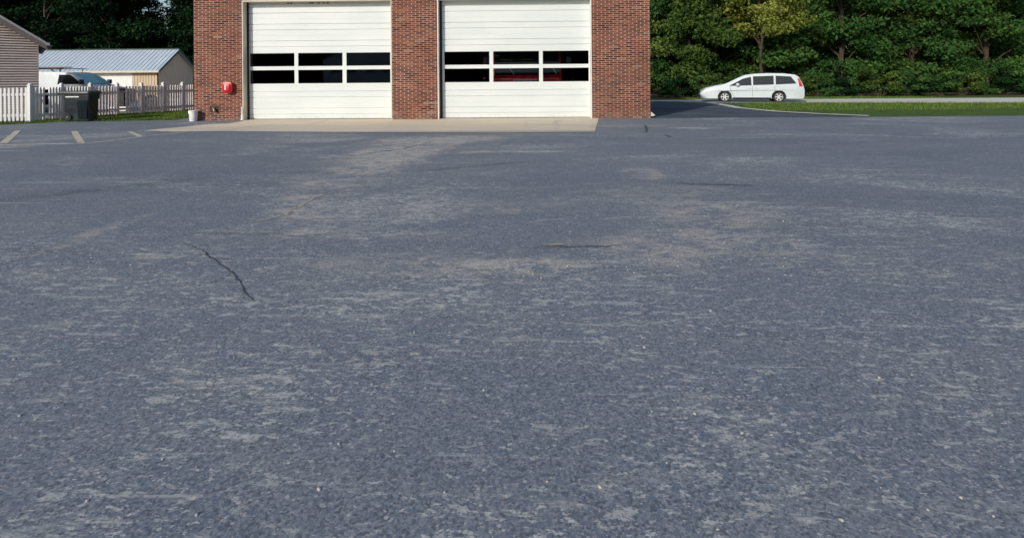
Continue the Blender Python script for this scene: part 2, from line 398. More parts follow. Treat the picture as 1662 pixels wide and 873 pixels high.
MAT = dict(
    asphalt=asphalt(), fresh=fresh_asphalt(), brick=brick(), door=door_white(), glass=glass_mat(),
    apron=concrete('apron_concrete', (.76, .64, .47), (.64, .56, .45)),
    kerb=concrete('kerb_concrete', (.72, .70, .64), (.58, .56, .50)),
    gravel=M('yard_gravel', (.30, .26, .23), .9, .35, 3, bump=.4, spec=.2),
    dirt=M('bare_ground', (.12, .11, .07), .95, .4, 1.2, spec=.1),
    lawn=M('lawn', (.075, .125, .03), .95, .35, 1.5, spec=.1),
    stripe=M('faded_stripe_paint', (.52, .49, .38), .8, .3, 5, dirt=.6),
    edge=M('pale_edge_line', (.52, .49, .42), .85, .3, 4, dirt=.3),
    crack=M('crack_filler', (.055, .064, .082), .9, .3, 8),
    palecrack=M('sandy_crack_fill', (.36, .34, .29), .9, .3, 8),
    trim=M('white_trim', (.72, .72, .68), .5, .06, 3, dirt=.25),
    tantrim=M('tan_trim', (.62, .56, .46), .55, .08, 3, dirt=.3),
    seal=M('black_rubber', (.012, .012, .013), .6, .2, 6),
    vinyl=M('white_vinyl', (.80, .80, .78), .4, .05, 3, dirt=.18),
    oldwood=M('weathered_fence_paint', (.86, .80, .78), .7, .10, 7, dirt=.25),
    oldrail=M('weathered_rail', (.50, .42, .39), .8, .2, 7, dirt=.35),
    roofgrey=M('pale_shingle', (.42, .42, .42), .85, .12, 9),
    tanwall=M('tan_metal_siding', (.56, .44, .30), .55, .05, 2, dirt=.12),
    shedside=M('shed_end_bounce_tint', (.88, .70, .53), .6, .05, 2, dirt=.1),  # end wall colour lightened and warmed, bounce light put into the colour
    metalroof=M('pale_blue_metal_roof', (.50, .57, .65), .42, .06, 1.5, metal=.1),
    greentrim=M('green_trim', (.05, .12, .10), .5, .1, 3),
    vanwhite=M('van_white', (.64, .70, .73), .28, .03, 2, coat=.5),
    tyre=M('tyre_rubber', (.02, .02, .021), .85, .2, 10),
    alloy=M('alloy_rim', (.66, .67, .68), .35, .1, 6, metal=.2),
    chrome=M('chrome', (.7, .7, .7), .15, .05, 6, metal=1.0),
    blackpl=M('black_plastic', (.015, .016, .017), .5, .2, 6),
    binbody=M('bin_plastic', (.024, .030, .034), .42, .12, 5, dirt=.15),
    binlid=M('bin_lid_plastic', (.060, .064, .068), .45, .12, 5, dirt=.2),
    red=M('red_enamel', (.55, .018, .025), .35, .06, 5, coat=.4),
    truckred=M('engine_red', (.55, .015, .02), .3, .05, 3, coat=.6),
    maroon=M('maroon_paint', (.16, .030, .025), .6, .2, 4, dirt=.3),
    bark=M('bark', (.07, .055, .042), .95, .35, 5, bump=.6, spec=.1),
    brass=M('brass', (.50, .30, .16), .4, .15, 8, metal=.7),
    bucket=M('bucket_plastic', (.80, .80, .78), .4, .04, 5, dirt=.15),
    interior=M('interior_block', (.16, .16, .15), .9, .1, 2),
    pebble=M('pebble', (.46, .44, .40), .8, .3, 9),
    vanglass=dark_glass('van_glass'), wind=dark_glass('windshield_sky_tint', (.20, .40, .40)),  # cyan windshield colour stands in for the sky reflected in it
    deadwood=M('dead_wood', (.24, .23, .20), .9, .2, 6),
    roofdark=M('roof_membrane', (.10, .10, .10), .9, .1, 3),
    whitemark=M('marking_or_glint', (.75, .76, .76), .5, .05, 8),
    lamp=M('headlamp_lens', (.55, .58, .60), .08, .1, 12, coat=1),
    housesiding=siding('house_siding', (.54, .465, .43), .11),
    rake=M('rake_board', (.20, .165, .145), .7, .1, 4),
)
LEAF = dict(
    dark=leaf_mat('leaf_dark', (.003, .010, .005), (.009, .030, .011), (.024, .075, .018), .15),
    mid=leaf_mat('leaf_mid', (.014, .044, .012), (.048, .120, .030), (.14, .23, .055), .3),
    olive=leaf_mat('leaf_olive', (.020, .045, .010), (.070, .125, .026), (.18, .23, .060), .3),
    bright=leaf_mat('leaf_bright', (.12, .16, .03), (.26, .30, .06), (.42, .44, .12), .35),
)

# ------------------------------------------------------------------ ground
bm = BM(); sheet(bm, [(-700, -700), (700, -700), (700, 900), (-700, 900)], -.02); struct('ground', bm, MAT['lawn'])
# asphalt lot
e = [G(*p) for p in ((-260, 212), (0, 203), (100, 198.2), (200, 196.6), (287, 195.2), (313, 189.5))]
lot = [(p.x, p.y) for p in e] + [(WY(313, 190, 1).x, 1.2), (WY(1056, 195, 0).x+.0, 1.2), (WY(1056, 195, 0).x, -.02)]
lot += [(60, -.02), (60, -60), (-60, -60), (-60, e[0].y-3)]
bm = BM(); sheet(bm, lot, 0.0); struct('parking_lot', bm, MAT['asphalt'])
# fresh driveway to the right of the building
xr = WY(1056, 195, 0).x
dw = [(xr+.02, -.012)] + [(p.x, p.y) for p in (G(1062, 165.2), G(1100, 165.4), G(1130, 166.8), G(1150, 168), G(1180, 173), G(1200, 177), G(1260, 183), G(1330, 187))]
dw = [(xr+.02, -.012), (xr+.02, G(1062, 165.2).y)] + dw[1:] + [(G(1400, 189.5).x, -.012)]
bm = BM(); sheet(bm, dw, 0.006); struct('driveway', bm, MAT['fresh'])
# kerb-like pale edging round the driveway
def ribbon(pts, wd, z, jitter=0.0, taper=True, sub=6, seed=1):
    rnd = random.Random(seed); P = []
    for a, b in zip(pts, pts[1:]):
        a, b = Vector(a), Vector(b); k = max(2, int((b-a).length/(.045 if jitter else 1.0)))
        for i in range(k): P.append(a.lerp(b, i/k))
    P.append(Vector(pts[-1])); bm = BM(); L, Rr = [], []
    for i, p in enumerate(P):
        d = (P[min(i+1, len(P)-1)]-P[max(i-1, 0)]); d.z = 0
        if d.length < 1e-6: d = Vector((1, 0, 0))
        d.normalize(); nrm = Vector((-d.y, d.x, 0))
        t = i/(len(P)-1); ww = wd*.5*((.25+.75*math.sin(math.pi*min(1, max(0, t)))**.5) if taper else 1)*(1+rnd.uniform(-.45, .45)*(1 if jitter else 0))
        off = nrm*rnd.uniform(-jitter, jitter)
        L.append(bm.verts.new((p.x+nrm.x*ww+off.x, p.y+nrm.y*ww+off.y, z))); Rr.append(bm.verts.new((p.x-nrm.x*ww+off.x, p.y-nrm.y*ww+off.y, z)))
    for i in range(len(P)-1): bm.faces.new([Rr[i], Rr[i+1], L[i+1], L[i]])
    for f in bm.faces:
        f.normal_update()
        if f.normal.z < 0: f.normal_flip()
    return bm
kp = [G(1062, 164.4), G(1100, 164.6), G(1130, 165.9), G(1150, 167), G(1180, 171.6), G(1200, 175.6), G(1262, 181.5), G(1335, 185.5), G(1410, 188.5)]
struct('driveway_edge', ribbon(kp, .42, .012, 0, False), MAT['kerb'])
# lane the minivan stands on
y0, y1 = G(1150, 166.6).y, G(1150, 162.2).y
bm = BM(); sheet(bm, [(xr+3.2, y0+.35), (G(1155, 166.9).x, y0), (16, y0-.9), (22, y0-2.2), (60, y0-2.4), (60, y1+.2), (xr+6, y1+.2), (xr-30, y1+.5), (xr-30, y0+.5)], -.004); struct('side_lane', bm, MAT['kerb'])
# apron
ap = [(395, 194.6), (395, 197.0), (390, 198), (372, 201), (332, 203), (300, 206.5), (262, 209.8), (234, 212.8), (284, 214.6), (350, 213.6), (450, 214.6), (600, 215.6), (800, 216.2), (965.5, 215.2), (971.5, 195.4), (962, 192.2)]
A = [G(*p) for p in ap]; A[0].y = .30; A[-1].y = .30
A[-2] = WY(971.8, 193.0, -.03); A[-1].x = A[-2].x
ap2 = [(p.x, p.y) for p in A]
bm = BM(); sheet(bm, ap2, 0.010); struct('concrete_apron', bm, MAT['apron'])
# painted stripes
def quad(name, pts, z, mat):
    bm = BM(); sheet(bm, [tuple(G(*p))[:2] for p in pts], z); return struct(name, bm, mat)
quad('parking_stripe', ((24, 212.6), (34, 212.6), (12.5, 233), (-1, 233)), .006, MAT['stripe'])
quad('parking_stripe', ((115, 213.4), (126, 213.2), (138, 232.3), (126, 232.6)), .006, MAT['stripe'])
quad('parking_stripe', ((206, 214.3), (214.5, 214.1), (232, 221.8), (223.5, 222.2)), .006, MAT['stripe'])
struct('edge_line', ribbon([G(*p) for p in ((-160, 239.5), (0, 235.8), (60, 234.6), (137, 233.2))], .14, .0045, .02, False, seed=2), MAT['edge'])
struct('edge_line', ribbon([G(*p) for p in ((137, 233.2), (175, 229.2), (205, 225.2), (240, 221), (300, 215.2))], .08, .0048, .01, False, seed=3), MAT['edge'])
struct('edge_line', ribbon([G(*p) for p in ((-60, 245.6), (0, 245.6), (47, 245.3))], .06, .0045, .012, True, seed=4), MAT['edge'])
struct('pavement_seam', ribbon([G(*p) for p in ((976, 204.2), (1060, 203.4), (1130, 204), (1210, 202.6))], .05, .0045, .02, True, seed=5), MAT['edge'])
struct('pavement_seam', ribbon([G(*p) for p in ((1130, 224.6), (1200, 224.4), (1280, 223))], .05, .0045, .02, True, seed=6), MAT['edge'])
struct('pavement_crack', ribbon([G(*p) for p in ((299, 394), (312, 400), (328, 406), (343, 419), (358, 429), (376, 442), (389, 457), (397, 474), (410, 489))], .011, .004, .009, True, seed=7), MAT['crack'])
struct('pavement_crack', ribbon([G(*p) for p in ((343, 419), (352, 421), (366, 420), (380, 424))], .006, .0042, .006, True, seed=27), MAT['crack'])
struct('pavement_crack', ribbon([G(*p) for p in ((376, 442), (368, 450), (352, 455), (338, 464))], .006, .0042, .006, True, seed=28), MAT['crack'])
struct('pavement_crack', ribbon([G(*p) for p in ((318, 398), (332, 396.5), (340, 399))], .008, .004, .01, True, seed=8), MAT['crack'])
struct('pavement_crack', ribbon([G(*p) for p in ((560, 255), (620, 246), (655, 242), (676, 236), (700, 231))], .03, .004, .03, True, seed=9), MAT['crack'])
struct('pavement_crack', ribbon([G(*p) for p in ((1047, 203), (1050, 210), (1049, 216))], .05, .004, .04, True, seed=10), MAT['crack'])
struct('pavement_crack', ribbon([G(*p) for p in ((1078, 219), (1090, 223))], .08, .004, .03, True, seed=11), MAT['crack'])
struct('pavement_crack', ribbon([G(*p) for p in ((880, 399.5), (930, 401), (985, 400), (1005, 398))], .022, .004, .012, True, seed=12), MAT['crack'])
struct('pavement_crack', ribbon([G(*p) for p in ((1100, 298), (1150, 300), (1230, 301.5))], .03, .004, .015, True, seed=13), MAT['crack'])
struct('filled_crack', ribbon([G(*p) for p in ((413, 361), (444, 354.5), (462, 350), (470, 342), (484, 336), (498, 327), (527, 314))], .05, .004, .03, True, seed=14), MAT['palecrack'])
struct('filled_crack', ribbon([G(*p) for p in ((880, 396.6), (915, 397.4))], .03, .004, .01, True, seed=15), MAT['palecrack'])
struct('filled_crack', ribbon([G(*p) for p in ((280, 376), (340, 376.5), (400, 377.5), (470, 378.5), (540, 380))], .012, .004, .006, True, seed=16), MAT['palecrack'])
struct('filled_crack', ribbon([G(*p) for p in ((720, 250), (770, 248.4), (825, 245.5), (850, 245.2))], .09, .004, .03, True, seed=17), MAT['palecrack'])
# yard behind the fence
bm = BM(); sheet(bm, [(-17.6, .9), (-16.9, 3.2), (-15.4, 7.0), (-14.0, 12), (-14, 30), (-60, 30), (-60, 4.5), (-20.5, 1.2)], -.012); struct('gravel_yard', bm, MAT['gravel'])
bm = BM(); sheet(bm, [(-75, 14), (-17, 27), (-11, 12), (8, 19), (75, 19), (110, 90), (-110, 90)], -.014); struct('woodland_floor', bm, MAT['dirt'])

# pebbles and grit on the lot
rnd = random.Random(3); bm = BM()
for i in range(620):
    if i < 560: px, py = rnd.uniform(0, 1300), rnd.uniform(250, 460)
    else: px, py = rnd.uniform(0, 1662), 300+rnd.random()**.6*560
    if px > 500 and px < 860 and rnd.random() < .35: py = rnd.uniform(222, 300)
    c = G(px, py); s = rnd.uniform(.0025, .0065)*(1.5 if rnd.random() < .05 else 1)
    mt = Matrix.Translation((c.x, c.y, s*.4)) @ Matrix.Rotation(rnd.uniform(0, 6.3), 4, 'Z') @ Matrix.Diagonal((s*rnd.uniform(.8, 1.6), s, s*.7, 1))
    bmesh.ops.create_icosphere(bm, subdivisions=1, radius=1, matrix=mt)
o = obj('pebbles', bm, MAT['pebble']); o['kind'] = 'stuff'; tag(o, 'small pale pebbles scattered over the asphalt lot', 'pebbles')

# grass strip
def grass(name, polys, count, hmin, hmax, seed, label):
    rnd = random.Random(seed); bm = BM()
    tris = []
    for poly in polys:
        for i in range(1, len(poly)-1): tris.append((poly[0], poly[i], poly[i+1]))
    ar = [abs((b[0]-a[0])*(c[1]-a[1])-(c[0]-a[0])*(b[1]-a[1])) for a, b, c in tris]
    V, Fc = [], []
    for _ in range(count):
        a, b, c = rnd.choices(tris, ar)[0]
        r1, r2 = rnd.random(), rnd.random()
        if r1+r2 > 1: r1, r2 = 1-r1, 1-r2
        x = a[0]+r1*(b[0]-a[0])+r2*(c[0]-a[0]); y = a[1]+r1*(b[1]-a[1])+r2*(c[1]-a[1])
        h = rnd.uniform(hmin, hmax); t = rnd.uniform(0, 6.28); wd = rnd.uniform(.006, .012)
        lx, ly = rnd.gauss(0, h*.4), rnd.gauss(0, h*.4); cx, sx = math.cos(t)*wd, math.sin(t)*wd
        k = len(V); V += [(x-cx, y-sx, -.015), (x+cx, y+sx, -.015), (x+lx, y+ly, h)]; Fc.append((k, k+1, k+2))
    me = bpy.data.meshes.new(name); me.from_pydata(V, [], Fc); me.materials.append(MAT['grassblade'])
    o = bpy.data.objects.new(name, me); COL.objects.link(o); o['kind'] = 'stuff'; tag(o, label, 'grass')
gn = NT('grass_blade'); pp = gn.pos()
gc = gn.mix(gn.rng(gn.noise(pp, 1.6, 4), .35, .65), (.055, .12, .018), (.14, .20, .03))
MAT['grassblade'] = gn.fin(gc, .6, 0, .2)
def E(px, py): p = G(px, py); return (p.x, p.y)
strip = [[E(-200, 209), E(0, 203), E(0, 198), E(-200, 199)], [E(0, 203), E(50, 200.5), E(50, 196.5), E(0, 198)],
         [E(50, 200.5), E(100, 198.2), E(100, 191.5), E(50, 196.5)], [E(100, 198.2), E(200, 196.6), E(160, 187), E(100, 191.5)],
         [E(200, 196.6), E(287, 195.2), E(260, 181.6), E(160, 187)], [E(287, 195.2), E(313, 189.5), E(330, 176), E(260, 181.6)]]
grass('grass_verge', strip, 26000, .03, .09, 5, 'short green grass between the asphalt edge and the picket fence')
gr = [[(xr+7.5, y0-.45), (G(1200, 175).x+.3, G(1200, 174.6).y), (G(1262, 180).x, G(1262, 180.4).y), (26, -1+5), (26, y0-2.4), (21.5, y0-2.2), (15.5, y0-1.0)],
      [(xr-1, y1+.3), (26, y1+.3), (26, y1+3), (xr-1, y1+3)]]
grass('grass_patch', gr, 14000, .04, .12, 6, 'strip of grass beside the side lane under the trees')

# ------------------------------------------------------------------ fire station
ST = thing('fire_station', 'red brick fire station with two tall white bay doors', 'building', (0, 0, 0))
XL, XR = WY(315, 150).x, xr
DL0, DL1 = WY(393.5, 120).x, WY(636.3, 120).x
DR0, DR1 = WY(710.3, 120).x, WY(960.6, 120).x
ZT = WY(430, 1.0).z; HT = 4.9; DEP = 15.0; TH = .30
bm = BM()
for a, b in ((XL, DL0), (DL1, DR0), (DR1, XR)):
    bx(bm, a, b, 0, TH+.05, -.02, ZT)
bx(bm, XL, XR, 0, TH+.05, ZT, HT)
bx(bm, XL, XL+.3, TH+.05, DEP, -.02, HT); bx(bm, XR-.3, XR, TH+.05, DEP, -.02, HT); bx(bm, XL+.3, XR-.3, DEP-.3, DEP, -.02, HT)
bmesh.ops.remove_doubles(bm, verts=bm.verts, dist=.0001)
obj('wall', bm, MAT['brick'], ST)
bm = BM(); bx(bm, XL+.3, XR-.3, TH+.05, DEP-.3, HT-.45, HT-.2); obj('roof', bm, MAT['roofdark'], ST)
bm = BM(); bx(bm, XL-.04, XR+.04, -.04, .36, HT, HT+.1); bx(bm, XL-.04, XL+.34, .36, DEP+.04, HT, HT+.1); bx(bm, XR-.34, XR+.04, .36, DEP+.04, HT, HT+.1); bx(bm, XL+.34, XR-.34, DEP-.34, DEP+.04, HT, HT+.1)
obj('coping', bm, MAT['tantrim'], ST)
bm = BM(); bx(bm, XL+.3, XR-.3, TH+.12, DEP-.3, .002, .014); obj('bay_floor', bm, MAT['interior'], ST)
bm = BM()
bx(bm, XL+.3, XL+.34, .45, DEP-.3, .015, HT-.5); bx(bm, XR-.34, XR-.3, .45, DEP-.3, .015, HT-.5); bx(bm, XL+.34, XR-.34, DEP-.34, DEP-.3, .015, HT-.5)
obj('bay_lining', bm, MAT['interior'], ST)
YD = .30; SH = .60
for k, (a, b, cols, sealw) in enumerate(((DL0, DL1, ((406, 478), (484, 556), (562.3, 633.5)), .055), (DR0, DR1, ((721.3, 794.4), (800.6, 875), (881, 955.5)), .085))):
    # trim frame: front lip, jamb lining, header
    bm = BM(); t = .035
    bx(bm, a, a+t, -.012, YD+.02, 0, ZT-.05, .004); bx(bm, b-t, b, -.012, YD+.02, 0, ZT-.05, .004)
    bx(bm, a, b, -.012, YD+.02, ZT-.05, ZT, .004)
    obj('door_frame', bm, MAT['trim'] if k else MAT['tantrim'], ST)
    bm = BM(); bx(bm, a+t, a+t+sealw, YD-.05, YD+.03, .0, ZT-.05)
    bx(bm, a+t+sealw, b-t, YD-.012, YD+.03, .0105, .03); obj('weather_seal', bm, MAT['seal'], ST)
    x0, x1 = a+t+sealw, b-t
    # sectional door: ribbed skin extruded along x
    g = .009; prof = []
    def sec(z0):
        zc = z0+SH/2; out = []
        for zz in (z0+.006, ):
            out.append((YD+.006, z0)); out.append((YD+.001, z0+.006)); 
        for gz in (zc-.102, zc+.102):
            out += [(YD, gz-.016), (YD+.026, gz-.010), (YD+.026, gz+.004), (YD-.005, gz+.016), (YD, gz+.03)]
        out.append((YD+.0, z0+SH-.006)); out.append((YD+.006, z0+SH))
        return out
    bm = BM()
    for zs in ([.03]+[], ):
        pass
    solid = [(0.03, 2), (2.40, 3)]
    for zb, cnt in solid:
        pts = []
        for i in range(cnt):
            z0 = (0 if zb < 1 else 2.40)+i*SH
            s_ = sec(z0)
            pts += s_
        pts = [(yy, min(max(zz, zb), ZT-.05)) for yy, zz in pts]
        rows = [(bm.verts.new((x0, yy, zz)), bm.verts.new((x1, yy, zz))) for yy, zz in pts]
        for (p, q), (r, s2) in zip(rows, rows[1:]):
            if (p.co-r.co).length > 1e-5: bm.faces.new([p, q, s2, r])
    # glazed sections: rails and stiles
    zr = [(1.20, 1.285), (1.768, 1.90), (2.37, 2.40)]
    for z0, z1 in zr: bx(bm, x0, x1, YD+.0, YD+.045, z0, z1)
    XS = [x0]+[WY(p, 110, YD).x for c in cols for p in c]+[x1]
    for i in range(0, len(XS), 2):
        for z0, z1 in ((1.285, 1.768), (1.90, 2.37)): bx(bm, XS[i], XS[i+1], YD+.0, YD+.045, z0, z1)
    dr = obj('garage_door', bm, MAT['door'], ST, label=('left' if k == 0 else 'right')+' white sectional bay door with two rows of dark panes')
    for i in range(3):
        for z0, z1 in ((1.285, 1.768), (1.90, 2.37)):
            bm = BM(); xa, xb = XS[2*i+1], XS[2*i+2]
            vs_ = [bm.verts.new(p) for p in ((xa, YD+.02, z0), (xb, YD+.02, z0), (xb, YD+.02, z1), (xa, YD+.02, z1))]; bm.faces.new(vs_)
            obj('window_pane', bm, MAT['glass'], dr)
            bm = BM(); fw = .012
            bx(bm, xa, xb, YD+.006, YD+.019, z0, z0+fw); bx(bm, xa, xb, YD+.006, YD+.019, z1-fw, z1)
            bx(bm, xa, xa+fw, YD+.006, YD+.019, z0+fw, z1-fw); bx(bm, xb-fw, xb, YD+.006, YD+.019, z0+fw, z1-fw)
            obj('pane_gasket', bm, MAT['seal'], dr)
    # scraped metal guard at the foot of the left jamb
    bm = BM()
    if k == 0:
        tube(bm, [(a+.03, -.10, .0), (a+.02, -.06, .10), (a+.0, -.03, .28), (a-.01, -.02, .5)], [.055, .05, .03, .02], 10)
        obj('jamb_guard', bm, MAT['trim'], ST, True)
# small dark blobs under the left header
rnd = random.Random(8)
for px in (468, 473, 503, 507, 517, 526, 532):
    p = WY(px, 6, YD); bm = BM()
    bmesh.ops.create_icosphere(bm, subdivisions=2, radius=1, matrix=Matrix.Translation((p.x, YD-.012, ZT-.075)) @ Matrix.Diagonal((rnd.uniform(.035, .06), .02, rnd.uniform(.02, .035), 1)))
    obj('dark_blob', bm, MAT['maroon'] if False else MAT['rake'], ST, True)
# fire-department inlet on the left pier, its recess shade drawn as a black plate
p0 = WY(340.5, 182.5); p1 = WY(354.5, 171.5)
bm = BM(); bx(bm, p0.x, p1.x, -.006, .0, p0.z, p1.z); ip = obj('inlet_recess_shade', bm, MAT['seal'], ST)
bm = BM(); cx = (p0.x*.4+p1.x*.6)
tube(bm, [(cx-.03, .0, p0.z+.15), (cx-.03, -.05, p0.z+.14), (cx+.02, -.09, p0.z+.09), (cx+.05, -.11, p0.z+.03)], [.035, .04, .04, .045], 12); obj('inlet_spout', bm, MAT['brass'], ip, True)
# downspout splash block at the right corner
c = WY(1056.5, 190); bm = BM(); prism(bm, [(0, 0), (.17, .04), (.02, .17)], c.y+.03, c.y+.30, 'y')
for v in bm.verts: v.co.x += XR+.005; v.co.z += .05
tag(obj('splash_block', bm, MAT['kerb']), 'small pale wedge beside the right corner of the brick building', 'splash block')

# red box on the left pier
a_, b_ = WY(364.5, 151.5), WY(380, 133.5)
cx, cz, rx_, rz_ = (a_.x+b_.x)/2, (a_.z+b_.z)/2, (b_.x-a_.x)/2, (b_.z-a_.z)/2
RB = thing('alarm_bell', 'red wall box with a painted white highlight on the left brick pier', 'alarm box', (cx, 0, cz))
bm = BM(); oc = [(-rx_, -rz_*.55), (-rx_*.5, -rz_), (rx_*.55, -rz_), (rx_, -rz_*.6), (rx_, rz_*.75), (rx_*.75, rz_), (-rx_*.8, rz_), (-rx_, rz_*.8)]
prism(bm, oc, -.17, -.0, 'y', .012); obj('housing', bm, MAT['red'], RB, True)
bm = BM(); prism(bm, [(p[0]*.72, p[1]*.72) for p in oc], -.215, -.171, 'y', .015); obj('cover', bm, MAT['red'], RB, True)
bm = BM(); bx(bm, -rx_*.28, -rx_*.02, -.219, -.216, -rz_*.42, rz_*.5); obj('label_or_glint', bm, MAT['whitemark'], RB)  # white highlight on the red cover, painted as a strip

# white bucket
c = G(309.8, 197.6); BK = thing('bucket', 'white plastic bucket standing at the left corner of the brick building', 'bucket', (c.x, c.y+.14, 0))
bm = BM(); lathe(bm, [(.118, .0), (.122, .012), (.136, .32), (.148, .325), (.148, .345), (.140, .35), (.140, .365), (.128, .366), (.115, .02), (0.001, .018)], (0, 0, 0)); obj('pail', bm, MAT['bucket'], BK, True)
bm = BM(); lathe(bm, [(.150, .352), (.153, .356), (.153, .378), (.146, .384), (.001, .382)], (0, 0, 0)); obj('lid', bm, MAT['bucket'], BK, True)
bm = BM(); tube(bm, [(.15*math.cos(t), -.0-.02-.15*math.sin(t)*.2, .33-.13*math.sin(t)) for t in [math.pi*k/10 for k in range(11)]], .003, 6); obj('handle', bm, MAT['chrome'], BK, True)

# ------------------------------------------------------------------ wheelie bin
c = G(116, 197.8); c2 = G(144.5, 197.8)
L = WY(143, 160, c.y).x-WY(102.2, 160, c.y).x
bx0 = WY(102.2, 160, c.y).x
BN = thing('wheelie_bin', 'dark grey wheeled trash bin with a white strip, in front of the picket fence', 'trash bin', (bx0, c.y, 0))
D = .50
def rr(x0, x1, y0, y1, z, r=.05, k=4):
    out = []
    for cx_, cy_, a0 in ((x1-r, y1-r, 0), (x0+r, y1-r, 90), (x0+r, y0+r, 180), (x1-r, y0+r, 270)):
        for i in range(k+1):
            t = R(a0+90*i/k); out.append((cx_+r*math.cos(t), cy_+r*math.sin(t), z))
    return out
bm = BM()
loft(bm, [rr(.27, L-.02, .06, D-.06, .012), rr(.27, L-.02, .05, D-.05, .05), rr(.25, L-.015, .045, D-.045, .26), rr(.0, L-.005, .03, D-.03, .34),
          rr(.0, L+.0, .02, D-.02, .72), rr(-.01, L+.02, .0, D, .80), rr(-.01, L+.05, -.005, D+.005, .98)])
obj('body', bm, MAT['binbody'], BN, True)
bm = BM(); loft(bm, [rr(L*.58, L-.05, -.004, .03, .10, .015), rr(L*.56, L-.04, -.0, .03, .40, .015), rr(L*.54, L-.02, .002, .03, .70, .015), rr(L*.56, L-.02, .012, .04, .745, .015)])
obj('moulded_panel', bm, M('bin_panel_plastic', (.009, .015, .019), .85, .1, 5, spec=.1), BN, True)
bm = BM()
loft(bm, [rr(-.06, L+.06, -.04, D+.03, .98), rr(-.17, L+.07, -.06, D+.05, 1.0), rr(-.17, L+.07, -.06, D+.05, 1.03), rr(-.10, L+.04, -.03, D+.03, 1.075), rr(.1, L-.05, .05, D-.05, 1.085)])
obj('lid', bm, MAT['binlid'], BN, True)
bm = BM(); tube(bm, [(-.17, .03, .985), (-.20, .03, .97), (-.20, D-.03, .97), (-.17, D-.03, .985)], .018, 8); obj('handle', bm, MAT['blackpl'], BN, True)
for yy in (-.01, D-.06):
    bm = BM(); lathe(bm, [(.05, 0), (.13, .0), (.145, .015), (.145, .055), (.13, .07), (.05, .07)], (.145, yy, .145), 'y'); wh = obj('wheel', bm, MAT['tyre'], BN, True)
    bm = BM(); lathe(bm, [(.0005, -.006), (.035, -.006), (.05, .002), (.055, .02)], (.145, yy, .145), 'y', 16); obj('hub', bm, MAT['binlid'], wh, True)
bm = BM(); bx(bm, .10, .58, -.016, .004, .855, .893, .002); obj('label_or_glint', bm, MAT['whitemark'], BN)
for zz in (.80, .52):
    bm = BM(); bx(bm, L+.005, L+.032, .16, .28, zz, zz+.035); obj('catch', bm, MAT['binlid'], BN)

# ------------------------------------------------------------------ picket fence
def fence_section(root, pts, mat, railmat, h=1.22, pitch=.125, pw=.078, th=.030, postw=.11, missing=(), gapset=(), caps=True, first=True, capmat=None):
    """pts: post positions along the run"""
    n = 0
    for i, p in enumerate(pts):
        if i == 0 and not first: continue
        bm = BM(); p = Vector(p)
        bx(bm, p.x-postw/2, p.x+postw/2, p.y-postw/2, p.y+postw/2, -.02, h+.06, .006)
        po = obj('post', bm, mat, root)
        bm = BM(); bx(bm, p.x-postw*.62, p.x+postw*.62, p.y-postw*.62, p.y+postw*.62, h+.06, h+.085, .004)
        bmesh.ops.create_uvsphere(bm, u_segments=14, v_segments=8, radius=postw*.56, matrix=Matrix.Translation((p.x, p.y, h+.10)) @ Matrix.Diagonal((1, 1, .85, 1)))
        obj('post_cap', bm, capmat or mat, po, True)
    rnd = random.Random(len(pts))
    for a, b in zip(pts, pts[1:]):
        a, b = Vector(a), Vector(b); d = b-a; Ln = d.length; d.normalize(); ang = math.atan2(d.y, d.x)
        T = Matrix.Translation(a) @ Matrix.Rotation(ang, 4, 'Z')
        bm = BM()
        bm.free()
        for z in (.20, .93):
            bm = BM(); bx(bm, postw/2, Ln-postw/2, .001, .042, z, z+.085, 0, T); obj('rail', bm, railmat, root)
        bm = BM(); k = max(1, int(round((Ln-postw)/pitch))); st = (Ln-postw)/k
        for j in range(k):
            if (n, j) in gapset: continue
            x = postw/2+st*(j+.5); z0 = rnd.uniform(.03, .05); hh = h+rnd.uniform(-.008, .008); ln = rnd.uniform(-.006, .006)
            T2 = T @ Matrix.Translation((x, 0, 0)) @ Matrix.Rotation(ln, 4, 'Y')
            w2 = pw/2
            prism(bm, [(-w2, z0), (w2, z0), (w2, hh-.035), (w2*.4, hh), (-w2*.4, hh), (-w2, hh-.035)], -th, -.0005, 'y', 0, T2)
        obj('picket_panel', bm, mat, root); n += 1
def fp(px, d):
    p = DP(px, 150, d); return (p.x, p.y, 0)
c1 = fp(48.5, 18.75); v0 = Vector(fp(0, 18.55)); v1 = Vector(c1); dv_ = (v1-v0).normalized()
FW = thing('picket_fence', 'bright white picket fence with ball-topped posts, at left behind the bin', 'fence')
postsA = [tuple(v1-dv_*k) for k in (6.6, 5.5, 4.4, 3.3, 2.2, 1.1)]+[c1]
fence_section(FW, postsA, MAT['vinyl'], MAT['vinyl'], pitch=.12, pw=.066, th=.022)
fence_section(FW, [c1, fp(99.5, 19.95), fp(146.8, 21.2)], MAT['vinyl'], MAT['vinyl'], pitch=.125, pw=.064, th=.045, gapset=((0, 4),), first=False)
FO = thing('picket_fence', 'weathered pinkish picket fence running back beside the tan shed', 'fence')
fence_section(FO, [fp(146.8, 21.2), fp(190, 22.3), fp(229.5, 23.15), fp(264.8, 24.0), fp(296, 25.0), fp(325, 26.1), fp(352, 27.2)], MAT['oldwood'], MAT['oldrail'], pitch=.125, pw=.064, th=.04, gapset=((1, 0), (1, 1)), first=False, capmat=MAT['vinyl'])

